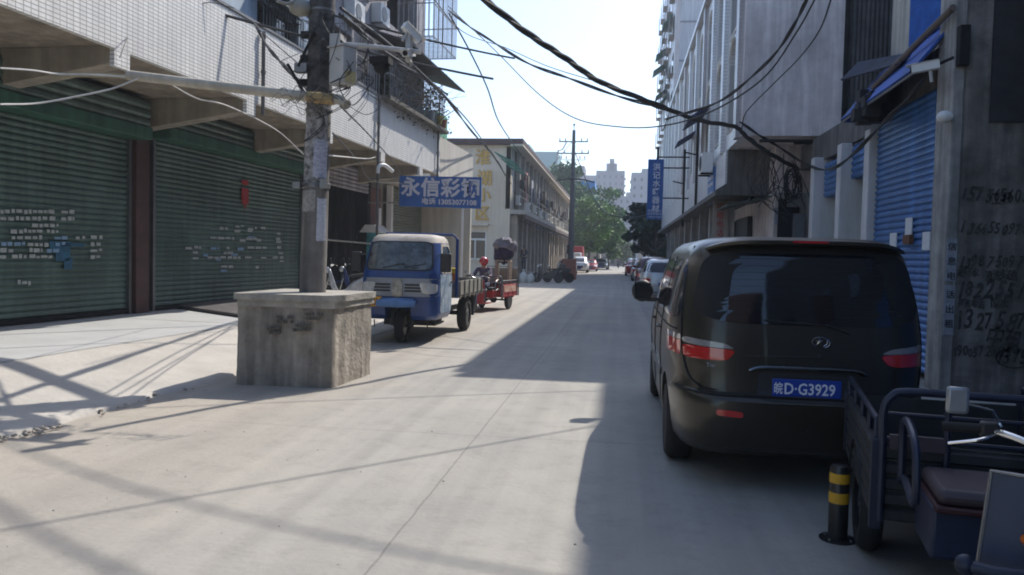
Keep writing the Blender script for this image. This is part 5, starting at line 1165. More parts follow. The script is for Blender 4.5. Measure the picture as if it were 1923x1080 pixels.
for i, (x, z, a) in enumerate(((-.3, 1.38, .3), (.1, 1.39, .2), (.35, 1.38, .25))): p = sc_.rear(x, z, .02); m.tube([p, sc_.rear(x+.4*(1 if x < .2 else -1), z+.06+.1*a, .022)], .007, 5)
m.build('wipers', m_trim, t)
m = MB(); sc_.patch(m, ff, [(-.715, 1.225), (.715, 1.225), (.70, 1.285), (-.70, 1.285)], .010, 12, 10); m.build('scuttle_band', m_tb, t)
m = MB(); sc_.patch(m, ff, [(-.722, .87), (.722, .87), (.72, 1.20), (-.72, 1.20)], .012, 12, 12); m.build('grille_band', m_gr, t)
for sg in (-1, 1):
    m = MB(); sc_.patch(m, ff, [(sg*.70, .93), (sg*.46, .93), (sg*.40, 1.13), (sg*.71, 1.11)], .022, 5, 8); m.build('headlight', m_lamp, t)
    for k in range(3): 
        m = MB(); z = .955+k*.055; sc_.patch(m, ff, [(sg*.44, z), (sg*.13, z), (sg*.13, z+.035), (sg*.43, z+.035)], .018, 10, 5); m.build('grille_slot', m_trim, t)
m = MB(); sc_.patch(m, ff, [(-.10, .86), (.10, .86), (.09, 1.19), (-.09, 1.19)], .035, 4, 8, .04); m.build('nose_badge', mat('worn_chrome', (.28, .26, .23), .4, .6, var=.4, scale=12), t)
m = MB(); sc_.patch(m, ff, [(-.70, .50), (.70, .50), (.72, .86), (-.72, .86)], .012, 10, 10) if 0 else None
m = MB(); vs = []
for j in range(5):
    a = R(-10+100*j/4)
    for i in range(9): x = -.36+.72*i/8; vs.append((x, -.40-.20*math.cos(a)*(1-.55*(x/.36)**2), .72+.13*math.sin(a)*(1-.35*(x/.36)**2)))
m.add(vs, [(j*9+i, j*9+i+1, (j+1)*9+i+1, (j+1)*9+i) for j in range(4) for i in range(8)]); m.add([(x, y+.015, z-.015) for x, y, z in vs], [(j*9+i, (j+1)*9+i, (j+1)*9+i+1, j*9+i+1) for j in range(4) for i in range(8)]); m.box(-.3, .3, -.42, -.3, .72, .84)
m.build('front_mudguard', mat('faded_blue_guard', (.10, .20, .38), .55, var=.25, scale=5), t)
m = MB(); m.box(-.57, -.27, -.42, -.39, .68, .86); pl2 = m.build('number_plate', mat('plate_yellow', (.75, .36, .03), .5, var=.1), t, bevel=.01)
text('plate_characters', '皖·D', .09, m_ink, pl2, (-.53, -.423, .78), (1, 0, 0), (0, 0, 1), .002, world=False); text('plate_characters', '71308', .085, m_ink, pl2, (-.55, -.423, .70), (1, 0, 0), (0, 0, 1), .002, world=False)
# doors with windows and mirrors
for sg in (-1, 1):
    f = lambda a, z, o, sg=sg: sc_.side(a, z, o, sg)
    m = MB(); sc_.patch(m, f, [(-.02, .56), (.92, .56), (.92, 1.27), (-.10, 1.27)], .008, 12, 10); d = m.build('door', m_tl, t, label='door with flaking pale blue paint')
    m = MB(); sc_.patch(m, f, [(.0, 1.28), (.92, 1.28), (.90, 1.84), (.22, 1.84)], .008, 12, 10); m.build('door_frame', m_tr, t)
    m = MB(); sc_.patch(m, f, [(.10, 1.32), (.84, 1.32), (.82, 1.79), (.29, 1.79)], .014, 9, 8); m.build('door_window', m_glass, t)
    m = MB(); p = f(.72, 1.12, .02); m.box(min(p.x, p.x+sg*.02), max(p.x, p.x+sg*.02), .68, .8, 1.1, 1.13); m.build('door_handle', m_trim, d)
    m = MB(); p = f(-.02, 1.45, 0); m.tube([f(-.02, 1.62, 0), (p.x+sg*.12, -.14, 1.6), (p.x+sg*.12, -.14, 1.3), f(-.05, 1.3, 0)], .010, 6); q = m.build('mirror_bracket', m_trim, t)
    m = MB(); m.box(p.x+sg*.14-.10, p.x+sg*.14+.10, -.20, -.14, 1.32, 1.66); m.build('mirror', m_trim, t, bevel=.02)
# engine, fork, chassis, bed
wheel(t, (0, 0, .31), .31, .15, 1, m_steel, 6)
m = MB()
for sg in (-1, 1): m.tube([(sg*.13, .02, .31), (sg*.13, .10, .75)], .03, 8); m.tube([(sg*.18, .0, .31), (sg*.18, .04, .70)], .045, 10)
m.cyl((-.16, .0, .31), (.16, .0, .31), .025, n=10); m.build('fork', m_trim, t)
m = MB()
for sg in (-1, 1): m.box(sg*.3-.03, sg*.3+.03, .4, 3.6, .42, .52); m.tube([(sg*.5, -.1, .42), (sg*.5, -.1, .28)], .012, 5)
m.box(-.5, .5, .5, 1.1, .28, .46); m.box(-.62, -.3, 1.2, 1.7, .28, .5); m.tube([(.3, .2, .4), (.55, .2, .33), (.55, 1.0, .33)], .02); m.build('chassis', m_trim, t)
m_wood = mat('weathered_side_board', (.26, .245, .21), .85, var=.3, scale=3, streak=.3)
m = MB(); m.box(-.78, .78, 1.25, 3.9, .78, .83); m.build('bed_floor', m_wood, t)
for nm, (x0, x1, y0, y1) in (('side_board', (-.80, -.77, 1.25, 3.9)), ('side_board', (.77, .80, 1.25, 3.9)), ('tail_board', (-.8, .8, 3.9, 3.93)), ('head_board', (-.78, .78, 1.22, 1.25))):
    m = MB(); m.box(x0, x1, y0, y1, .83, 1.12); m.build(nm, m_wood, t, bevel=.005)
m = MB()
for k in range(6):
    for sg in (-1, 1): y = 1.3+k*.5; m.box(sg*.8125-.0125, sg*.8125+.0125, y, y+.05, .76, 1.12); m.build('bed_post', m_wood, t); m = MB()
m.tube([(-.76, 1.2, .8), (-.76, 1.2, 1.95), (-.68, 1.18, 2.03), (.68, 1.18, 2.03), (.76, 1.2, 1.95), (.76, 1.2, .8)], .03, 8)
m.tube([(-.3, 1.18, .9), (-.3, 1.18, 2.03)], .018, 6); m.tube([(.3, 1.18, .9), (.3, 1.18, 2.03)], .018, 6)
m.build('cab_guard', m_tb, t)
m = MB(); m.cyl((-.6, 2.75, .38), (.6, 2.75, .38), .045, n=10); m.sphere((0, 2.75, .38), .14, 12, 8); m.build('rear_axle', m_trim, t)
for sg in (-1, 1): wheel(t, (sg*.62, 2.75, .37), .37, .19, sg, m_steel, 6)
for sg in (-1, 1):
    m = MB(); m.box(sg*.62-.12, sg*.62+.12, 3.25, 3.28, .3, .75); m.build('mud_flap', m_black, t)
# canister in the bed
q = thing('canister', 'orange canister with a yellow cap standing in the bed of the blue truck', 'canister', (-3.42, 16.2, .83))
m = MB(); m.lathe([(.09, 0), (.10, .02), (.10, .42), (.09, .45)], 18); m.build('drum', mat('orange_plastic', (.55, .14, .03), .5, var=.2, scale=8), q)
m = MB(); m.lathe([(.102, .43), (.102, .53), (.0, .54)], 18); m.build('cap', mat('yellow_plastic', (.72, .45, .02), .5, var=.1), q)
# ---------------- motorbike helper (local y = forward) ----------------
def motorbike(label, loc, rz, col, grp=None, name='motorcycle', basket=False, s=1.0):
    t = thing(name, label, 'motorcycle' if name == 'motorcycle' else 'scooter', loc, rz, grp); t.scale = (s, s, s)
    for y in (.66, -.62): 
        T = Matrix.Translation((0, y, .28)) @ Matrix.Rotation(R(90), 4, 'Y'); m = MB(); m.lathe([(.20, -.045), (.26, -.05), (.285, -.02), (.285, .02), (.26, .05), (.20, .045), (.20, -.045)], 28, T); q = m.build('tyre', m_black, t)
        m = MB(); m.lathe([(.2, -.02), (.19, -.02), (.19, .02), (.2, .02)], 24, T); 
        for k in range(6): a = k*math.pi/3; m.cyl((0, y, .28), (0, y+.19*math.cos(a), .28+.19*math.sin(a)), .012, n=5)
        m.build('rim', m_steel, q)
    m = MB(); m.prism([(-.62, .62), (-.75, .78), (-.3, .74), (-.1, .62), (.12, .40), (.30, .36), (.38, .5), (.52, .92), (.58, .94), (.56, .6), (.42, .24), (.1, .22), (-.35, .25), (-.5, .4)], -.12, .12, 'x'); m.build('body_shell', col, t, bevel=.03)
    m = MB(); m.prism([(-.72, .78), (-.70, .84), (-.3, .83), (.02, .78), (.05, .70), (-.3, .74)], -.13, .13, 'x'); m.build('saddle', m_trim, t, bevel=.02)
    m = MB(); 
    for sg in (-1, 1): m.tube([(sg*.07, .68, .28), (sg*.07, .56, .75)], .018, 6)
    m.tube(cat_rom([(-.33, .40, 1.02), (-.2, .46, 1.05), (0, .52, .98), (.2, .46, 1.05), (.33, .40, 1.02)], 4), .013, 6); m.build('fork_and_bars', m_chrome, t)
    m = MB(); m.sphere((0, .60, .90), .085, 12, 8); m.build('headlight', m_lamp, t)
    for sg in (-1, 1):
        m = MB(); m.tube([(sg*.2, .46, 1.04), (sg*.27, .48, 1.16)], .006, 5); m.sphere((sg*.28, .48, 1.19), 1, 10, 6, (.055, .015, .035)); m.build('mirror', m_trim, t)
    if basket: m = MB(); m.box(-.16, .16, -1.0, -.68, .80, 1.08); m.build('top_box', m_trim, t, bevel=.03)
    m = MB(); m.prism([(.46, .52), (.66, .60), (.86, .5), (.86, .46), (.66, .56), (.48, .48)], -.06, .06, 'x'); m.build('mudguard', col, t, bevel=.01)
    return t
wq = lambda n_, u, z=0: Lp(n_, u, z)
motorbike('silver motorcycle glinting in the sun between the pole and the blue truck', (-6.95, 20.0, .27), R(118), mat('silver_fairing', (.6, .6, .6), .3, .4, var=.3, scale=6), 'motorcycles at the workshop')
motorbike('dark blue motorcycle beside the silver one at the workshop', (-7.15, 21.6, .27), R(125), mat('navy_fairing', (.03, .05, .16), .3, .3, var=.3), 'motorcycles at the workshop')
motorbike('black scooter with a top box parked broadside before the row house', (-4.5, 50.2, 0), R(80), m_trim, 'scooters by the far pole', 'scooter', True, 1.1)
motorbike('second black scooter, nearer the brick foot of the far pole', (-3.9, 51.2, 0), R(95), m_trim, 'scooters by the far pole', 'scooter', False, 1.1)
motorbike('small dark scooter far down the street carrying a rider', (-.3, 128, 0), R(0), m_trim, None, 'scooter', False, 1.1)
# blue sign over the side lane
Sg = thing('blue_shop_sign', 'wide blue sign with large white characters above the blue truck', 'sign', (-5.5, 24, 3))
tl, tr_, br_, bl_ = P(751, 330, 24), P(904, 333, 24), P(903, 392, 24), P(751, 387, 24)
x0, x1 = tl.x, tr_.x; z1 = (tl.z+tr_.z)/2+.02; z0 = (bl_.z+br_.z)/2
m = MB(); dz = (tr_.z-tl.z); 
m.hexa([(x0, 24, bl_.z), (x1, 24, br_.z), (x1, 24.08, br_.z), (x0, 24.08, bl_.z)], [(x0, 24, tl.z), (x1, 24, tr_.z), (x1, 24.08, tr_.z), (x0, 24.08, tl.z)])
bd = m.build('board', mat('sign_board_blue', (.025, .11, .36), .5, var=.15), Sg, world=True)
ax = Vector((x1-x0, 0, (tr_.z+br_.z-tl.z-bl_.z)/2)); W_ = x1-x0; H2 = ((tl.z-bl_.z)+(tr_.z-br_.z))/2
m_sw = mat('sign_pale', (.62, .60, .64), .6, var=.06)
for i, s_ in enumerate('永信彩钢'):
    o = Vector((x0, 23.985, bl_.z))+ax*(.02+.245*i)+Vector((0, 0, H2*.40)); text('large_character', s_, .60, m_sw, bd, o, ax, (0, 0, 1), .004, bold=.018)
text('phone_line', '电话 13053077108', .215, m_sw, bd, Vector((x0, 23.985, bl_.z))+ax*.275+Vector((0, 0, .09)), ax, (0, 0, 1), .004, bold=.007, squeeze=1.03)
m = MB(); m.tube([(x0, 24.04, tl.z-.05), (x0-1.0, 24.04, tl.z-.1)], .025); m.tube([(x0, 24.04, bl_.z+.1), (x0-1.0, 24.04, bl_.z+.1)], .025)
m.box(x0-.02, x0+.0, 23.99, 24.1, bl_.z, tl.z); m.build('sign_bracket', m_steel, Sg, world=True)
a = P(868, 392, 24.06); m = MB(); m.cyl((a.x, 24.12, 0), (a.x, 24.12, a.z+.02), .035, n=10); m.build('support_post', m_white, Sg, world=True)
# ---------------- people: one skinned surface each ----------------
m_skin = mat('skin', (.38, .22, .15), .6, var=.08)
def skinned(name, verts, edges, radii, mt, parent, sub=2, root=0):
    me = bpy.data.meshes.new(name); me.from_pydata([tuple(v) for v in verts], edges, []); o = link(bpy.data.objects.new(name, me))
    o.modifiers.new('s', 'SKIN'); 
    for i, r_ in enumerate(radii):
        r_ = r_ if isinstance(r_, tuple) else (r_, r_); me.skin_vertices[0].data[i].radius = r_
    me.skin_vertices[0].data[root].use_root = True
    s_ = o.modifiers.new('u', 'SUBSURF'); s_.levels = sub; s_.render_levels = sub
    bpy.context.view_layer.update(); apply_mods(o); o.data.materials.clear(); o.data.materials.append(mt)
    o.data.polygons.foreach_set('use_smooth', [True]*len(o.data.polygons)); o.parent = parent; return o
def person(label, loc, rz, pose, shirt, trousers, hair, helmet=None, group=None, s=1.0):
    """joints in local metres, person faces +y"""
    t = thing('person', label, 'person', loc, rz, group); t.scale = (s, s, s)
    P0 = dict(pel=(0, 0, .95), wst=(0, 0, 1.08), che=(0, .0, 1.30), nek=(0, 0, 1.47), hed=(0, .01, 1.56), top=(0, .01, 1.68))
    for k, sx in (('l', -1), ('r', 1)):
        P0.update({k+'hip': (sx*.09, 0, .90), k+'kne': (sx*.10, .02, .50), k+'ank': (sx*.10, 0, .09), k+'toe': (sx*.11, .15, .04),
                   k+'sho': (sx*.17, 0, 1.41), k+'elb': (sx*.23, -.02, 1.13), k+'wri': (sx*.24, .08, .90), k+'han': (sx*.24, .11, .83)})
    P0.update(pose); J = list(P0); ix = {j: i for i, j in enumerate(J)}
    rad = dict(pel=(.13, .10), wst=(.12, .09), che=(.145, .10), nek=.052, hed=.082, top=.06, hip=.085, kne=.058, ank=.04, toe=.035, sho=.058, elb=.042, wri=.028, han=.032)
    E_ = [('pel', 'wst'), ('wst', 'che'), ('che', 'nek'), ('nek', 'hed'), ('hed', 'top')]
    for k in 'lr': E_ += [('pel', k+'hip'), (k+'hip', k+'kne'), (k+'kne', k+'ank'), (k+'ank', k+'toe'), ('che', k+'sho'), (k+'sho', k+'elb'), (k+'elb', k+'wri'), (k+'wri', k+'han')]
    gr = lambda j: rad.get(j, rad.get(j[1:]))
    skinned('body', [P0[j] for j in J], [(ix[a], ix[b]) for a, b in E_], [gr(j) for j in J], m_skin, t)
    def sub(nm, js, ed, mt, add=.012):
        jj = [P0[j] if isinstance(j, str) else j[0] for j in js]; rr = []
        for j in js:
            a = gr(j) if isinstance(j, str) else j[1]; a = a if isinstance(a, tuple) else (a, a); rr.append((a[0]+add, a[1]+add))
        skinned(nm, jj, ed, rr, mt, t)
    lerp = lambda a, b, f: tuple(Vector(P0[a]).lerp(Vector(P0[b]), f))
    sub('shirt', ['pel', 'wst', 'che', 'lsho', 'lelb', (lerp('lelb', 'lwri', .85), .034), 'rsho', 'relb', (lerp('relb', 'rwri', .85), .034)], [(0, 1), (1, 2), (2, 3), (3, 4), (4, 5), (2, 6), (6, 7), (7, 8)], shirt)
    sub('trousers', ['pel', 'lhip', 'lkne', 'lank', 'rhip', 'rkne', 'rank'], [(0, 1), (1, 2), (2, 3), (0, 4), (4, 5), (5, 6)], trousers, .010)
    h = Vector(P0['hed']); tp = Vector(P0['top']); d = (tp-h).normalized()
    if helmet is None:
        m = MB(); m.sphere(h+d*.06+Vector((0, -.015, 0)), .098, 14, 9, (1, 1.1, .9)); m.build('hair', hair, t)
    else:
        m = MB(); vs = []
        m.sphere(h+d*.055, .135, 18, 12, (1, 1.12, 1.0)); m.build('helmet', helmet, t)
        m = MB(); m.sphere(h+d*.03+Vector((0, .085, 0)), .082, 14, 9, (1, .75, .8)); m.build('visor', m_glass, t)
    for sx in (-1, 1):   # hands with five fingers
        k = 'l' if sx < 0 else 'r'; hn = Vector(P0[k+'han']); dr = (hn-Vector(P0[k+'wri'])).normalized(); side = Vector((0, 1, 0)).cross(dr).normalized() if abs(dr.y) < .9 else Vector((1, 0, 0))
        fw = dr.cross(side).normalized(); m = MB()
        for f_ in range(4): b0 = hn+fw*(-.024+.016*f_); L_ = (.055, .065, .06, .048)[f_]; m.tube([b0, b0+dr*L_*.55+side*.006*sx, b0+dr*L_+side*.022*sx], [.009, .008, .006], 6)
        m.tube([hn+fw*.03-dr*.02, hn+fw*.05+dr*.01, hn+fw*.052+dr*.035], [.010, .009, .007], 6); m.build('fingers', m_skin, t)
    for sx in (-1, 1):
        k = 'l' if sx < 0 else 'r'; a = Vector(P0[k+'ank']); b = Vector(P0[k+'toe']); m = MB(); m.tube([a+(a-b)*.25+Vector((0, 0, -.03)), a+Vector((0, 0, -.03)), b], [.035, .045, .038], 10); m.build('shoe', m_trim, t)
    return t
m_cl1 = mat('purple_grey_shirt', (.10, .07, .12), .9, var=.2, scale=8); m_cl2 = mat('navy_cloth', (.02, .03, .07), .9, var=.2); m_hair = mat('black_hair', (.012, .011, .012), .6)
sit = dict(pel=(0, 0, .82), wst=(0, .03, .95), che=(0, .06, 1.17), nek=(0, .08, 1.34), hed=(0, .10, 1.43), top=(0, .11, 1.55),
    lhip=(-.10, .02, .80), lkne=(-.15, .38, .78), lank=(-.13, .42, .38), ltoe=(-.13, .56, .33), rhip=(.10, .02, .80), rkne=(.15, .38, .78), rank=(.13, .42, .38), rtoe=(.13, .56, .33),
    lsho=(-.18, .06, 1.28), lelb=(-.26, .24, 1.06), lwri=(-.30, .46, 1.06), lhan=(-.31, .53, 1.05), rsho=(.18, .06, 1.28), relb=(.26, .24, 1.06), rwri=(.30, .46, 1.06), rhan=(.31, .53, 1.05))
o = Matrix.Rotation(R(172), 4, 'Z') @ Vector((0, 1.12, 0)); person('rider in a round red helmet and dark purple shirt sitting on the red tricycle', (-3.80+o.x, 24.3+o.y, -.02), R(172), sit, m_cl1, m_cl2, m_hair, helmet=mat('red_helmet', (.5, .015, .025), .2, coat=1))
# person bending over on the ledge of the row house
q = P(976, 500, 51.5); q.x += .25
t = thing('stone_step', 'low concrete loading step at the corner of the row house, behind the white sacks', 'step', (q.x, 51.7, 0))
m = MB(); m.box(-.7, .6, -.4, .8, 0, .62); m.build('step_block', m_plaster, t, bevel=.03)
person('person in dark navy clothes standing on the loading step of the row house', (q.x, 51.6, .62), R(150), dict(lelb=(-.3, .1, 1.15), lwri=(-.25, .3, 1.2), lhan=(-.24, .36, 1.22)), m_cl2, m_cl2, m_hair)
person('distant rider sitting on the small dark scooter', (-.3, 127.6, -.05), 0, sit, m_cl2, m_cl2, m_hair, helmet=m_trim)
person('distant pedestrian in a pink top near the end of the street', (-2.6, 125, 0), R(170), {}, mat('pink_cloth', (.6, .25, .25), .9), m_cl2, m_hair)
person('distant pedestrian in pale clothes walking away on the left', (-1.8, 122, 0), 0, dict(lkne=(-.1, .12, .5), rank=(.1, -.15, .12), rtoe=(.1, -.02, .05)), m_white, m_cl1, m_hair)
# tall cloth-wrapped bundle on wooden legs in the red tricycle
bp_ = P(946, 455, 24.5)
t = thing('wrapped_bundle', 'purple and grey cloth bundle on pale wooden legs, riding in the red tricycle', 'bundle', (bp_.x, 24.5, .53))
m = MB(); m.sphere((0, 0, 1.18+.06), .36, 24, 16, (.8, .8, 1.1), .35, 2); m.build('dark_cloth', mat('purple_cloth', (.035, .025, .06), .95, var=.4, scale=6), t)
m = MB(); m.sphere((.02, 0, 1.45), .36, 24, 14, (.85, .85, .65), .3, 4); m.sphere((.27, 0, 1.38), .17, 16, 10, (1, 1, 1.1), .3, 6); m.build('grey_cloth', mat('grey_cloth', (.22, .20, .22), .95, var=.25, scale=7), t)
for (x, y) in ((-.2, -.15), (.2, -.15), (-.2, .2), (.2, .2)):
    m = MB(); m.box(x-.035, x+.035, y-.035, y+.035, 0, .98); 
    for k in range(8): m.box(x-.042, x+.042, y-.042, y+.042, .05+k*.12, .09+k*.12)
    m.build('wooden_leg', mat('pale_wood', (.42, .33, .24), .8, var=.2, scale=10), t)
m = MB(); m.box(-.24, .24, -.2, .24, .93, .98); m.build('shelf', MATS['pale_wood'], t)
# white sacks on the verge
for i, (px, hgt, lean, txt) in enumerate(((958, .82, .05, 'white sack nearest the red tricycle, tied at the top'), (969, .95, -.1, 'tallest white sack, second from the red tricycle'), (982, .85, .08, 'white sack third from the red tricycle, leaning on its neighbour'), (994, .72, .25, 'lowest white sack, slumped at the right end'))):
    q = P(px, 525, 48.3+.15*i); t = thing('white_sack', txt, 'sack', (q.x, q.y, 0), 0, 'white sacks on the verge')
    m = MB(); vs = []; n_ = 20
    prof = [(0.02, 0), (.22, .0), (.27, .1), (.28, .3), (.25, .5), (.17, .68), (.07, .80), (.05, .84), (.09, .93), (.07, .97), (0, .96)]
    for r_, z in prof:
        for j in range(n_): a = 2*math.pi*j/n_; k = 1+.13*noise.noise(Vector((math.cos(a)*1.5+i*5, math.sin(a)*1.5, z*4))); vs.append((r_*k*math.cos(a)+lean*z*.5, r_*k*math.sin(a)*.8, z*hgt))
    m.add(vs, [(a_*n_+j, a_*n_+(j+1) % n_, (a_+1)*n_+(j+1) % n_, (a_+1)*n_+j) for a_ in range(len(prof)-1) for j in range(n_)]); m.build('sack', mat('woven_plastic', (.50, .50, .48), .85, var=.15, scale=12, bump=.4, bscale=60), t)
# ---------------- two-storey row house ----------------
Rw = thing('row_house', 'two-storey cream row house with a long eave and golden characters on its end wall', 'building', (-7, 50, 0))
m_rend = mat('row_render', (.72, .63, .50), .9, var=.06, scale=.6, streak=.08); m_row = mat('row_pillar_cream', (.42, .36, .29), .9, var=.2, scale=1.5, streak=.2); m_eave = mat('maroon_eave', (.09, .055, .055), .8, var=.2)
m = MB(); 
ys = [0]; 
q = P(890, 460, 50); wx0, wx1 = P(871, 460, 50).x, P(913, 460, 50).x; wz0, wz1 = P(890, 487, 50).z, P(890, 434, 50).z
gx0, gx1 = P(815, 460, 50).x, P(858, 460, 50).x
def wallY(mb, y, x0, x1, z0, z1, holes, th=.3):
    xs = sorted({x0, x1, *[h[0] for h in holes], *[h[1] for h in holes]}); zs = sorted({z0, z1, *[h[2] for h in holes], *[h[3] for h in holes]})
    for a, b in zip(xs, xs[1:]):
        for c, d in zip(zs, zs[1:]):
            if not any(h[0] <= (a+b)/2 <= h[1] and h[2] <= (c+d)/2 <= h[3] for h in holes): mb.box(a, b, y, y+th, c, d)
wallY(m, 50, -18, -7, 0, 8.6, [(wx0, wx1, wz0, wz1), (gx0, gx1, 0, 3.6)]); m.build('end_wall', m_rend, Rw, world=True, smooth=False)
m = MB(); m.box(wx0, wx1, 50.18, 50.2, wz0, wz1); w1 = m.build('window', m_glass, Rw, world=True)
m = MB(); zc = wz0+(wz1-wz0)*.68
for x in (wx0, (wx0+wx1)/2-.04, wx1-.08): m.box(x, x+.08, 50.08, 50.16, wz0, wz1 if x != (wx0+wx1)/2-.04 else zc)
m.box(wx0+.08, wx1-.08, 50.08, 50.16, wz0, wz0+.07); m.box(wx0+.08, wx1-.08, 50.08, 50.16, zc, zc+.12); m.box(wx0+.08, wx1-.08, 50.08, 50.16, wz1-.06, wz1); m.build('frame', m_white, w1, world=True)
m = MB()
for i in range(14): x = wx0+.1+(wx1-wx0-.2)*i/13; m.box(x-.012, x+.012, 50.1, 50.13, zc+.12, wz1-.06)
m.build('grille', m_steel, w1, world=True)
m = MB(); m.box(wx0-.7, wx1+.15, 49.6, 50, wz1+.35, wz1+.47); m.build('window_hood', m_rend, Rw, world=True)
m = MB(); m.box(wx0-.05, wx1+.05, 49.88, 50, wz0-.1, wz0); m.build('sill', m_rend, Rw, world=True)
m = MB(); m.box(gx0, gx1, 50.35, 50.4, 0, 3.6); m.build('gate_leaf', m_dark, Rw, world=True)
m = MB(); m.box(-18, -6.2, 49.5, 102, 8.6, 8.95); m.build('roof', m_eave, Rw, world=True, bevel=.02)
m = MB(); m.box(-7, -6.2, 49.5, 102, 8.50, 8.598); m.build('eave_soffit', m_rend, Rw, world=True)
m_rf = mat('row_front_grimy', (.50, .46, .40), .9, var=.2, scale=1.2, streak=.35)
m_gold = mat('gold_characters', (.58, .36, .08), .5, .2, var=.25, scale=5)
for s_, px, py, hh in (('淮', 909, 306, 1.02), ('湖', 912, 345, 1.02), ('小', 912, 376, .92), ('区', 908, 411, .98)):
    q = P(px-17, py, 50); text('gold_character', s_, hh, m_gold, Rw, (q.x, 49.95, q.z), (1, 0, 0), (0, 0, 1), .03, bold=.015)
# long front: upper wall with pilasters and window openings, slab, ground floor bays
K_ = 20; step = 52/K_
holes = [(50.5+step*i+.5, 50.5+step*i+1.9, 5.7, 7.7) for i in range(K_)]
m = MB(); wz = holes
ys_ = sorted({50.0, 102.0, *[h[0] for h in holes], *[h[1] for h in holes]})
for a, b in zip(ys_, ys_[1:]):
    hole = any(h[0] <= (a+b)/2 <= h[1] for h in holes)
    if hole: m.box(-7.3, -7.01, a, b, 4.6, 5.7); m.box(-7.3, -7.01, a, b, 7.7, 8.5)
    else: m.box(-7.3, -7.01, a, b, 4.6, 8.5)
m.build('upper_front', m_rf, Rw, world=True, smooth=False)
m = MB(); m.box(-17, -7.5, 50.45, 102, 0, 8.55); m.build('core', m_dark, Rw, world=True)
for i, h in enumerate(holes):
    m = MB(); m.box(-7.28, -7.24, h[0], h[1], 5.7, 7.7); q = m.build('upper_window', m_glass, Rw, world=True)
    m = MB(); m.box(-7.2, -7.1, h[0]+.02, h[0]+.08, 5.7, 7.7); m.box(-7.2, -7.1, h[1]-.08, h[1]-.02, 5.7, 7.7); m.box(-7.2, -7.1, h[0]+.64, h[0]+.72, 5.7, 7.7); m.build('frame', m_white, q, world=True)
    m = MB(); m.box(-6.99, -6.72, h[1]+.12, h[1]+.42, 4.6, 8.5); m.build('pilaster', m_rf, Rw, world=True)
m = MB(); m.box(-7.0, -6.0, 50.0, 102, 4.28, 4.55); m.build('floor_slab', m_rf, Rw, world=True)
m = MB(); m.box(-6.1, -6.0, 50.0, 102, 4.0, 4.28); m.build('slab_edge', m_eave, Rw, world=True)
for i in range(K_):
    y = 50.3+step*i
    m = MB(); m.box(-7.1, -6.55, y, y+.7, 0, 4.2); m.build('ground_pillar', m_row, Rw, world=True)
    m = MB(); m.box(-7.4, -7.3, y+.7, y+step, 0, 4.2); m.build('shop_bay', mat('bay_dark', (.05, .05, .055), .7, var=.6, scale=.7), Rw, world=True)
r = random.Random(4)
for i in range(9):
    y = 52.5+i*5.1+r.uniform(-.5, .5); z = r.choice((5.0, 4.9)); m = MB(); m.box(-7.0, -6.62, y-.45, y+.45, z, z+.6); q = m.build('air_conditioner', m_white, Rw, world=True, bevel=.02)
    m = MB(); m.cyl((-6.62, y, z+.3), (-6.60, y, z+.3), .22, n=16); m.build('fan_grille', m_dark, q, world=True)
for (px, py) in ((957, 300), (967, 311), (977, 322)):
    q = PX(px, py, -6.3); m = MB(); m.quad((-7, q.y-1.0, q.z+.32), (-5.9, q.y-1.0, q.z-.22), (-5.9, q.y+1.1, q.z-.22), (-7, q.y+1.1, q.z+.32), .05); m.build('green_awning', m_teal, Rw, world=True)
for i in range(16):
    y = 52+i*3.0+r.uniform(-.6, .6); m = MB(); z = r.uniform(5.6, 6.3); m.box(-6.72, -6.45, y, y+r.uniform(.5, 1.2), z, z+r.uniform(.3, 1.3)); m.build('balcony_clutter', mat('clutter%d' % (i % 4), [(.03, .03, .035), (.12, .09, .07), (.05, .07, .10), (.25, .23, .22)][i % 4], .9, var=.4), Rw, world=True)
m = MB()
for z in (5.5, 5.9): m.tube([(-6.55, 50.6, z), (-6.55, 101, z)], .025, 5)
m.build('balcony_rail', m_steel, Rw, world=True)
for i in range(12):
    y = 51.5+i*4.1; m = MB(); m.tube([(-6.9, y, 4.7), (-6.9, y, 8.4)], .05, 6); m.build('drain_pipe', m_trim, Rw, world=True)
for i in range(10):
    y = 53+i*4.7+r.uniform(-1, 1); m = MB(); m.quad((-6.6, y, 4.0), (-5.7, y, 3.6), (-5.7, y+2.2, 3.6), (-6.6, y+2.2, 4.0), .04); m.build('shop_awning', mat('awn%d' % (i % 3), [(.06, .07, .08), (.04, .09, .18), (.16, .13, .11)][i % 3], .8, var=.3), Rw, world=True)
for (y, z, h, c) in ((54.5, 5.4, 2.0, (.45, .2, .2)), (58, 5.6, 1.6, (.4, .38, .4)), (63, 5.5, 1.5, (.1, .1, .14))):
    m = MB(); m.box(-6.6, -6.55, y, y+1.1, z, z+h); m.build('hanging_laundry', mat('laundry%g' % y, c, .9, var=.25, scale=5), Rw, world=True)
# gate pillar with a globe lamp
a = P(848, 414, 40); t = thing('gate_pillar', 'cream gate pillar topped by a round yellow globe lamp beside the row house', 'gate pillar', (a.x, 40, 0))
m = MB(); m.box(-.3, .3, 0, .6, 0, a.z-.35); m.box(-.38, .38, -.08, .68, a.z-.35, a.z-.25); m.build('pillar', m_rend, t)
m = MB(); m.sphere((0, .3, a.z), .24, 18, 12); m.build('globe_lamp', mat('yellow_globe', (.62, .50, .22), .4, var=.1), t)
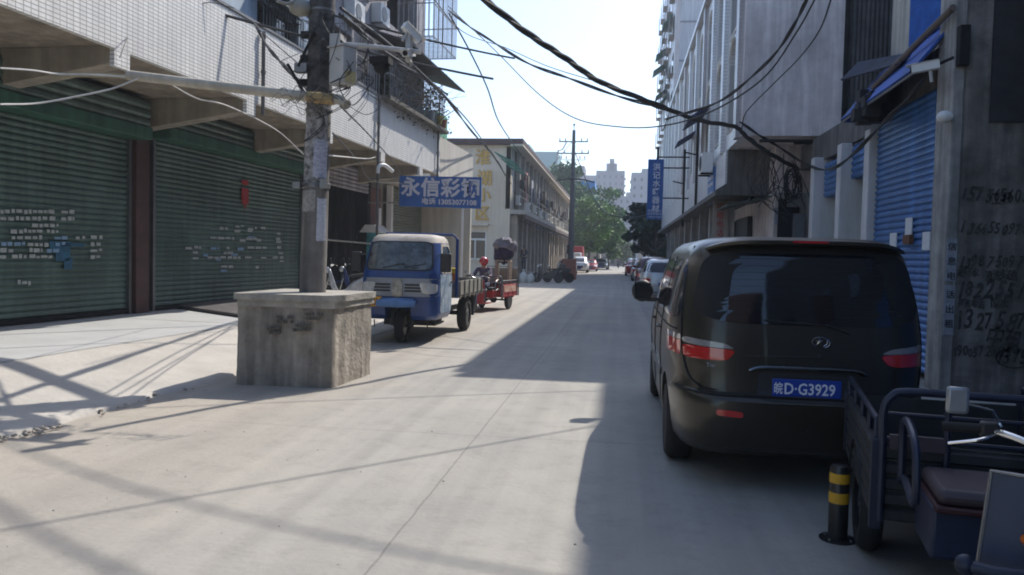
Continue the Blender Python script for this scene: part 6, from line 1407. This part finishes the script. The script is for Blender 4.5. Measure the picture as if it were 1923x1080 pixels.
# ---------------- far utility pole on a brick foot ----------------
t = thing('utility_pole', 'tall thin utility pole with two cross-arms on a brick foot, far down the left side', 'utility pole', (-3.62, 58.6, 0))
m = MB(); m.tube([(0, 0, z) for z in lin(0, 10.9, 14)], [.24-.009*i for i in range(15)], 16); m.build('shaft', mat('far_pole_grey', (.12, .12, .125), .9, var=.2), t)
m = MB(); m.box(-.62, .42, -.5, .5, 0, 1.5); m.build('brick_foot', mat('brick_orange', (.34, .13, .085), .9, var=.25, scale=4), t, bevel=.02)
for z, wd, nm in ((10.0, 1.05, 'upper'), (9.15, 1.15, 'lower'), (8.7, .9, 'l')):
    m = MB(); m.box(-wd, wd, -.24, -.16, z, z+.09 if wd > 1 else z+.04); q = m.build('cross_arm', m_steel, t)
    for x in (-wd+.05, -wd*.55, wd*.55, wd-.05):
        m = MB(); m.lathe([(.03, -.0), (.06, .05), (.03, .1), (.06, .15), (.03, .22)], 10, Matrix.Translation((x, -.2, z+.09))); m.build('insulator', m_white, q)
m = MB(); m.cyl((0, 0, 10.9), (0, 0, 11.2), .03); m.sphere((0, 0, 11.3), .09, 8, 6); m.build('pole_cap', m_steel, t)
m = MB(); m.box(-.30, -.1, -.35, -.15, 1.9, 2.5); m.tube([(-1.2, -.2, 7.2), (-.4, -.25, 7.35), (.9, -.2, 7.3), (1.6, -.2, 7.1)], .05); m.build('pole_fittings', m_trim, t)

# ---------------- trees ----------------
def tree(label, loc, h, cr, seed, col, leaf=.30, n=5200, name='street_tree', trunk=.16, zmin=.28):
    r = random.Random(seed); t = thing(name, label, 'tree', loc, 0, 'trees at the end of the street')
    m = MB(); top = Vector((r.uniform(-.3, .3), 0, h*.62))
    m.tube([Vector((0, 0, 0)).lerp(top, i/6)+Vector((r.uniform(-.08, .08), r.uniform(-.08, .08), 0)) for i in range(7)], [trunk*(1-.1*i) for i in range(7)], 10)
    tips = []
    for i in range(11):
        b = Vector((0, 0, 0)).lerp(top, r.uniform(.4, .95)); a = r.uniform(0, 2*math.pi); L_ = cr*r.uniform(.5, .9)
        e = b+Vector((math.cos(a)*L_, math.sin(a)*L_, L_*r.uniform(.3, .9))); md_ = b.lerp(e, .5)+Vector((0, 0, .2))
        m.tube([b, md_, e], [.07, .045, .02], 6); tips += [e, md_]
    m.build('trunk', mat('bark', (.12, .10, .08), .95, var=.3, scale=5), t)
    # clumps
    cl = []
    for i in range(34):
        z = r.uniform(h*zmin, h*.97); f = (z-h*zmin)/(h*(1-zmin)); rad = cr*math.sin(math.pi*min(1, .18+.78*(1-f)**.9*.9+.0))**.7
        a = r.uniform(0, 2*math.pi); q = rad*math.sqrt(r.random()); cl.append((Vector((math.cos(a)*q, math.sin(a)*q, z)), cr*r.uniform(.22, .42)))
    m = MB(); vs = []; fs = []
    for i in range(n):
        c, rr = r.choice(cl); d = Vector((r.gauss(0, 1), r.gauss(0, 1), r.gauss(0, 1))).normalized()*rr*r.random()**.4; p = c+Vector((d.x, d.y, d.z*.75))
        a = Vector((r.gauss(0, 1), r.gauss(0, 1), r.gauss(0, .6))).normalized()*leaf*r.uniform(.5, 1); b = Vector((r.gauss(0, 1), r.gauss(0, 1), r.gauss(0, .6))).normalized(); b = (b-a.normalized()*b.dot(a.normalized())).normalized()*leaf*.55
        k = len(vs); vs += [p-a, p+b, p+a, p-b]; fs.append((k, k+1, k+2, k+3))
    m.add(vs, fs); o = m.build('crown', mat('leaves_%g' % col[1], col, .7, var=.45, scale=.5, col2=tuple(c*1.7 for c in col)), t, smooth=False)
    return t
tree('large grey-green tree rising behind the far utility pole', (-8.0, 118, 0), 14.6, 5.6, 1, (.05, .115, .035), .36, 6500)
tree('bright green tree to the right of the far utility pole', (-4.2, 105, 0), 9.4, 3.4, 2, (.09, .175, .03), .26, 5500, trunk=.2)
tree('broad mid-green tree overhanging the end of the street', (-3.4, 122, 0), 12.0, 4.2, 3, (.06, .13, .03), .3, 5500)
tree('small tree closing the tree row nearest the road centre', (-1.6, 114, 0), 7.2, 2.3, 4, (.07, .14, .03), .26, 3500)
tree('tall tree behind the others on the far left', (-12.5, 130, 0), 14.5, 5, 5, (.04, .075, .035), .4, 5500)
tree('dark tree hanging over the right side before the blue vertical sign', (1.7, 62, 0), 6.0, 1.6, 6, (.035, .06, .03), .22, 2600, zmin=.4)
tree('darkest tree beside the tall tiled block', (2.7, 60.5, 0), 5.6, 1.7, 7, (.03, .055, .028), .22, 2200)
tree('small yellow-green tree at the very end of the street', (.6, 150, 0), 5.5, 2.2, 8, (.08, .11, .03), .28, 2500)
tree('big blue-green tree behind the row house roof', (-17, 128, 0), 12.5, 5, 9, (.05, .085, .05), .4, 4500)
# ---------------- low things at the end of the street ----------------
def simple_block(name, label, cat, x0, x1, y0, y1, h, mt, cols, rows, wm=m_glass, z0=3.2, dz=3.0, grp=None, crown=None, side=True, wf=.45, hf=.45):
    t = thing(name, label, cat, ((x0+x1)/2, y0, 0), 0, grp)
    m = MB(); m.box(x0, x1, y0, y1, 0, h)
    for c in (crown or []): m.box(x0+(x1-x0)*c[0], x0+(x1-x0)*c[1], y0+.5, y1-.5, h, h+c[2])
    m.build('walls', mt, t, world=True, smooth=False)
    for j in range(cols):   # a column of windows and balconies per bay
        a = x0+(x1-x0)*(j+.5-wf/2)/cols; b = x0+(x1-x0)*(j+.5+wf/2)/cols; m = MB()
        for i in range(rows):
            z = z0+i*dz; m.box(a, b, y0-.06, y0+.1, z, z+dz*hf)
        m.build('window_column', wm, t, world=True, smooth=False)
    m = MB()
    for i in range(rows): m.box(x0-.5, x0, y0+1, y0+4, z0+i*dz-.4, z0+i*dz+.4); m.box(x1, x1+.5, y0+1, y0+4, z0+i*dz-.4, z0+i*dz+.4)
    if side: m.build('balconies', mt, t, world=True, smooth=False)
    return t
m_tw = mat('tower_lilac', (.19, .16, .20), .9, var=.05, scale=.05); m_tw2 = mat('tower_grey', (.26, .26, .30), .9, var=.05, scale=.05); m_far = mat('far_window', (.04, .04, .05), .4)
simple_block('apartment_tower', 'tall lilac apartment tower with a stepped roof at the end of the street', 'tower', -11.5, .9, 350, 375, 39.5, m_tw, 5, 12, m_far, crown=[(.35, .72, 3.2), (.46, .62, 5.2)], wf=.3)
simple_block('apartment_tower', 'lower lilac apartment tower half hidden left of the stepped one', 'tower', -27, -9.5, 385, 405, 41, m_tw, 5, 11, m_far, crown=[(.3, .5, 4.5)], wf=.3)
simple_block('apartment_tower', 'pale apartment tower just left of the vertical blue sign', 'tower', 3.2, 16, 300, 320, 33.5, m_tw2, 5, 10, m_far, crown=[(.3, .7, 1.5)], wf=.3)
simple_block('apartment_tower', 'pale mid-height tower between the stepped tower and the sign', 'tower', -1.5, 6.0, 330, 348, 27, m_tw2, 3, 8, m_far, wf=.3)
t = simple_block('construction_tower', 'tower under construction wrapped in teal netting at upper left of the trees', 'tower', -41, -24.5, 300, 318, 41, mat('teal_netting', (.10, .25, .27), .9, var=.15, scale=.3), 4, 3, m_far, crown=[(0, .35, 2.8), (.1, .25, 4)], wf=.2)
m = MB(); m.tube([(-24.8, 300, 30), (-24.5, 300, 41), (-22.5, 300, 42), (-21, 300, 45)], .25, 6); m.build('crane_post', m_far, t, world=True)
simple_block('apartment_tower', 'faint distant slab tower far behind the pale mid-height one', 'tower', 2, 12, 420, 440, 36, m_tw, 4, 9, m_far, wf=.3)
simple_block('apartment_tower', 'faint narrow tower just behind the far utility pole', 'tower', -34, -27, 430, 445, 46, m_tw2, 3, 10, m_far, wf=.3)
t = simple_block('rooftop_building', 'white building with a blue corrugated roof among the trees', 'building', -7.6, -4.0, 136, 146, 11.5, mat('far_white', (.5, .5, .5), .9), 2, 2, m_far)
m = MB(); m.box(-7.8, -4.6, 135.7, 146, 11.5, 14.6); m.box(-4.6, -3.2, 135.7, 146, 10.8, 13.2) if 0 else None; m.build('blue_roof', mat('roof_blue', (.04, .20, .48), .7, var=.1), t, world=True)
simple_block('low_building', 'pale low building at the end of the street, right of the trees', 'building', .9, 7, 165, 180, 8.2, mat('far_pale', (.38, .38, .38), .9, var=.1), 4, 2, m_far, wf=.6)
simple_block('low_building', 'low brownish shops closing the very end of the street', 'building', -9, .8, 170, 182, 3.6, mat('far_brown', (.30, .24, .20), .9, var=.2, scale=.4), 6, 1, m_far, z0=.5)
simple_block('low_building', 'whitewashed boundary block beneath the trees on the left', 'building', -9, -3.2, 128, 132, 2.8, mat('far_cream', (.50, .44, .36), .9, var=.1), 4, 1, m_far, z0=.5)
t = thing('street_canopy', 'dark shop canopy under the trees beyond the tiled block', 'canopy', (2.4, 68, 0))
m = MB(); m.box(1.0, 3.5, 64.5, 74, 3.4, 3.65); m.build('roof_sheet', mat('canopy_dark', (.05, .05, .055), .8), t, world=True)
for y in (65, 73.5): m = MB(); m.cyl((1.15, y, 0), (1.15, y, 3.4), .05); m.build('post', m_steel, t, world=True)
t = thing('white_hoarding', 'white hoarding fence on the right beyond the parked suvs', 'fence', (2.6, 64.5, 0))
m = MB(); m.hexa([(2.0, 95, 0), (2.9, 64.5, 0), (3.0, 64.5, 0), (2.1, 95, 0)], [(2.0, 95, 2.4), (2.9, 64.5, 3.0), (3.0, 64.5, 3.0), (2.1, 95, 2.4)]); m.build('panel', m_white, t, world=True)
# ---------------- haze ----------------
m = bpy.data.materials.new('haze'); m.use_nodes = True; n = m.node_tree; n.nodes.remove(n.nodes['Principled BSDF'])
v = n.nodes.new('ShaderNodeVolumePrincipled'); v.inputs['Density'].default_value = HAZE = .0011; v.inputs['Color'].default_value = (.80, .88, 1, 1); v.inputs['Anisotropy'].default_value = .3
n.links.new(v.outputs[0], n.nodes['Material Output'].inputs['Volume'])
b = MB(); b.box(-80, 80, -30, 470, -1, 55); o = b.build('haze', m, smooth=False); tag(o, kind='stuff')
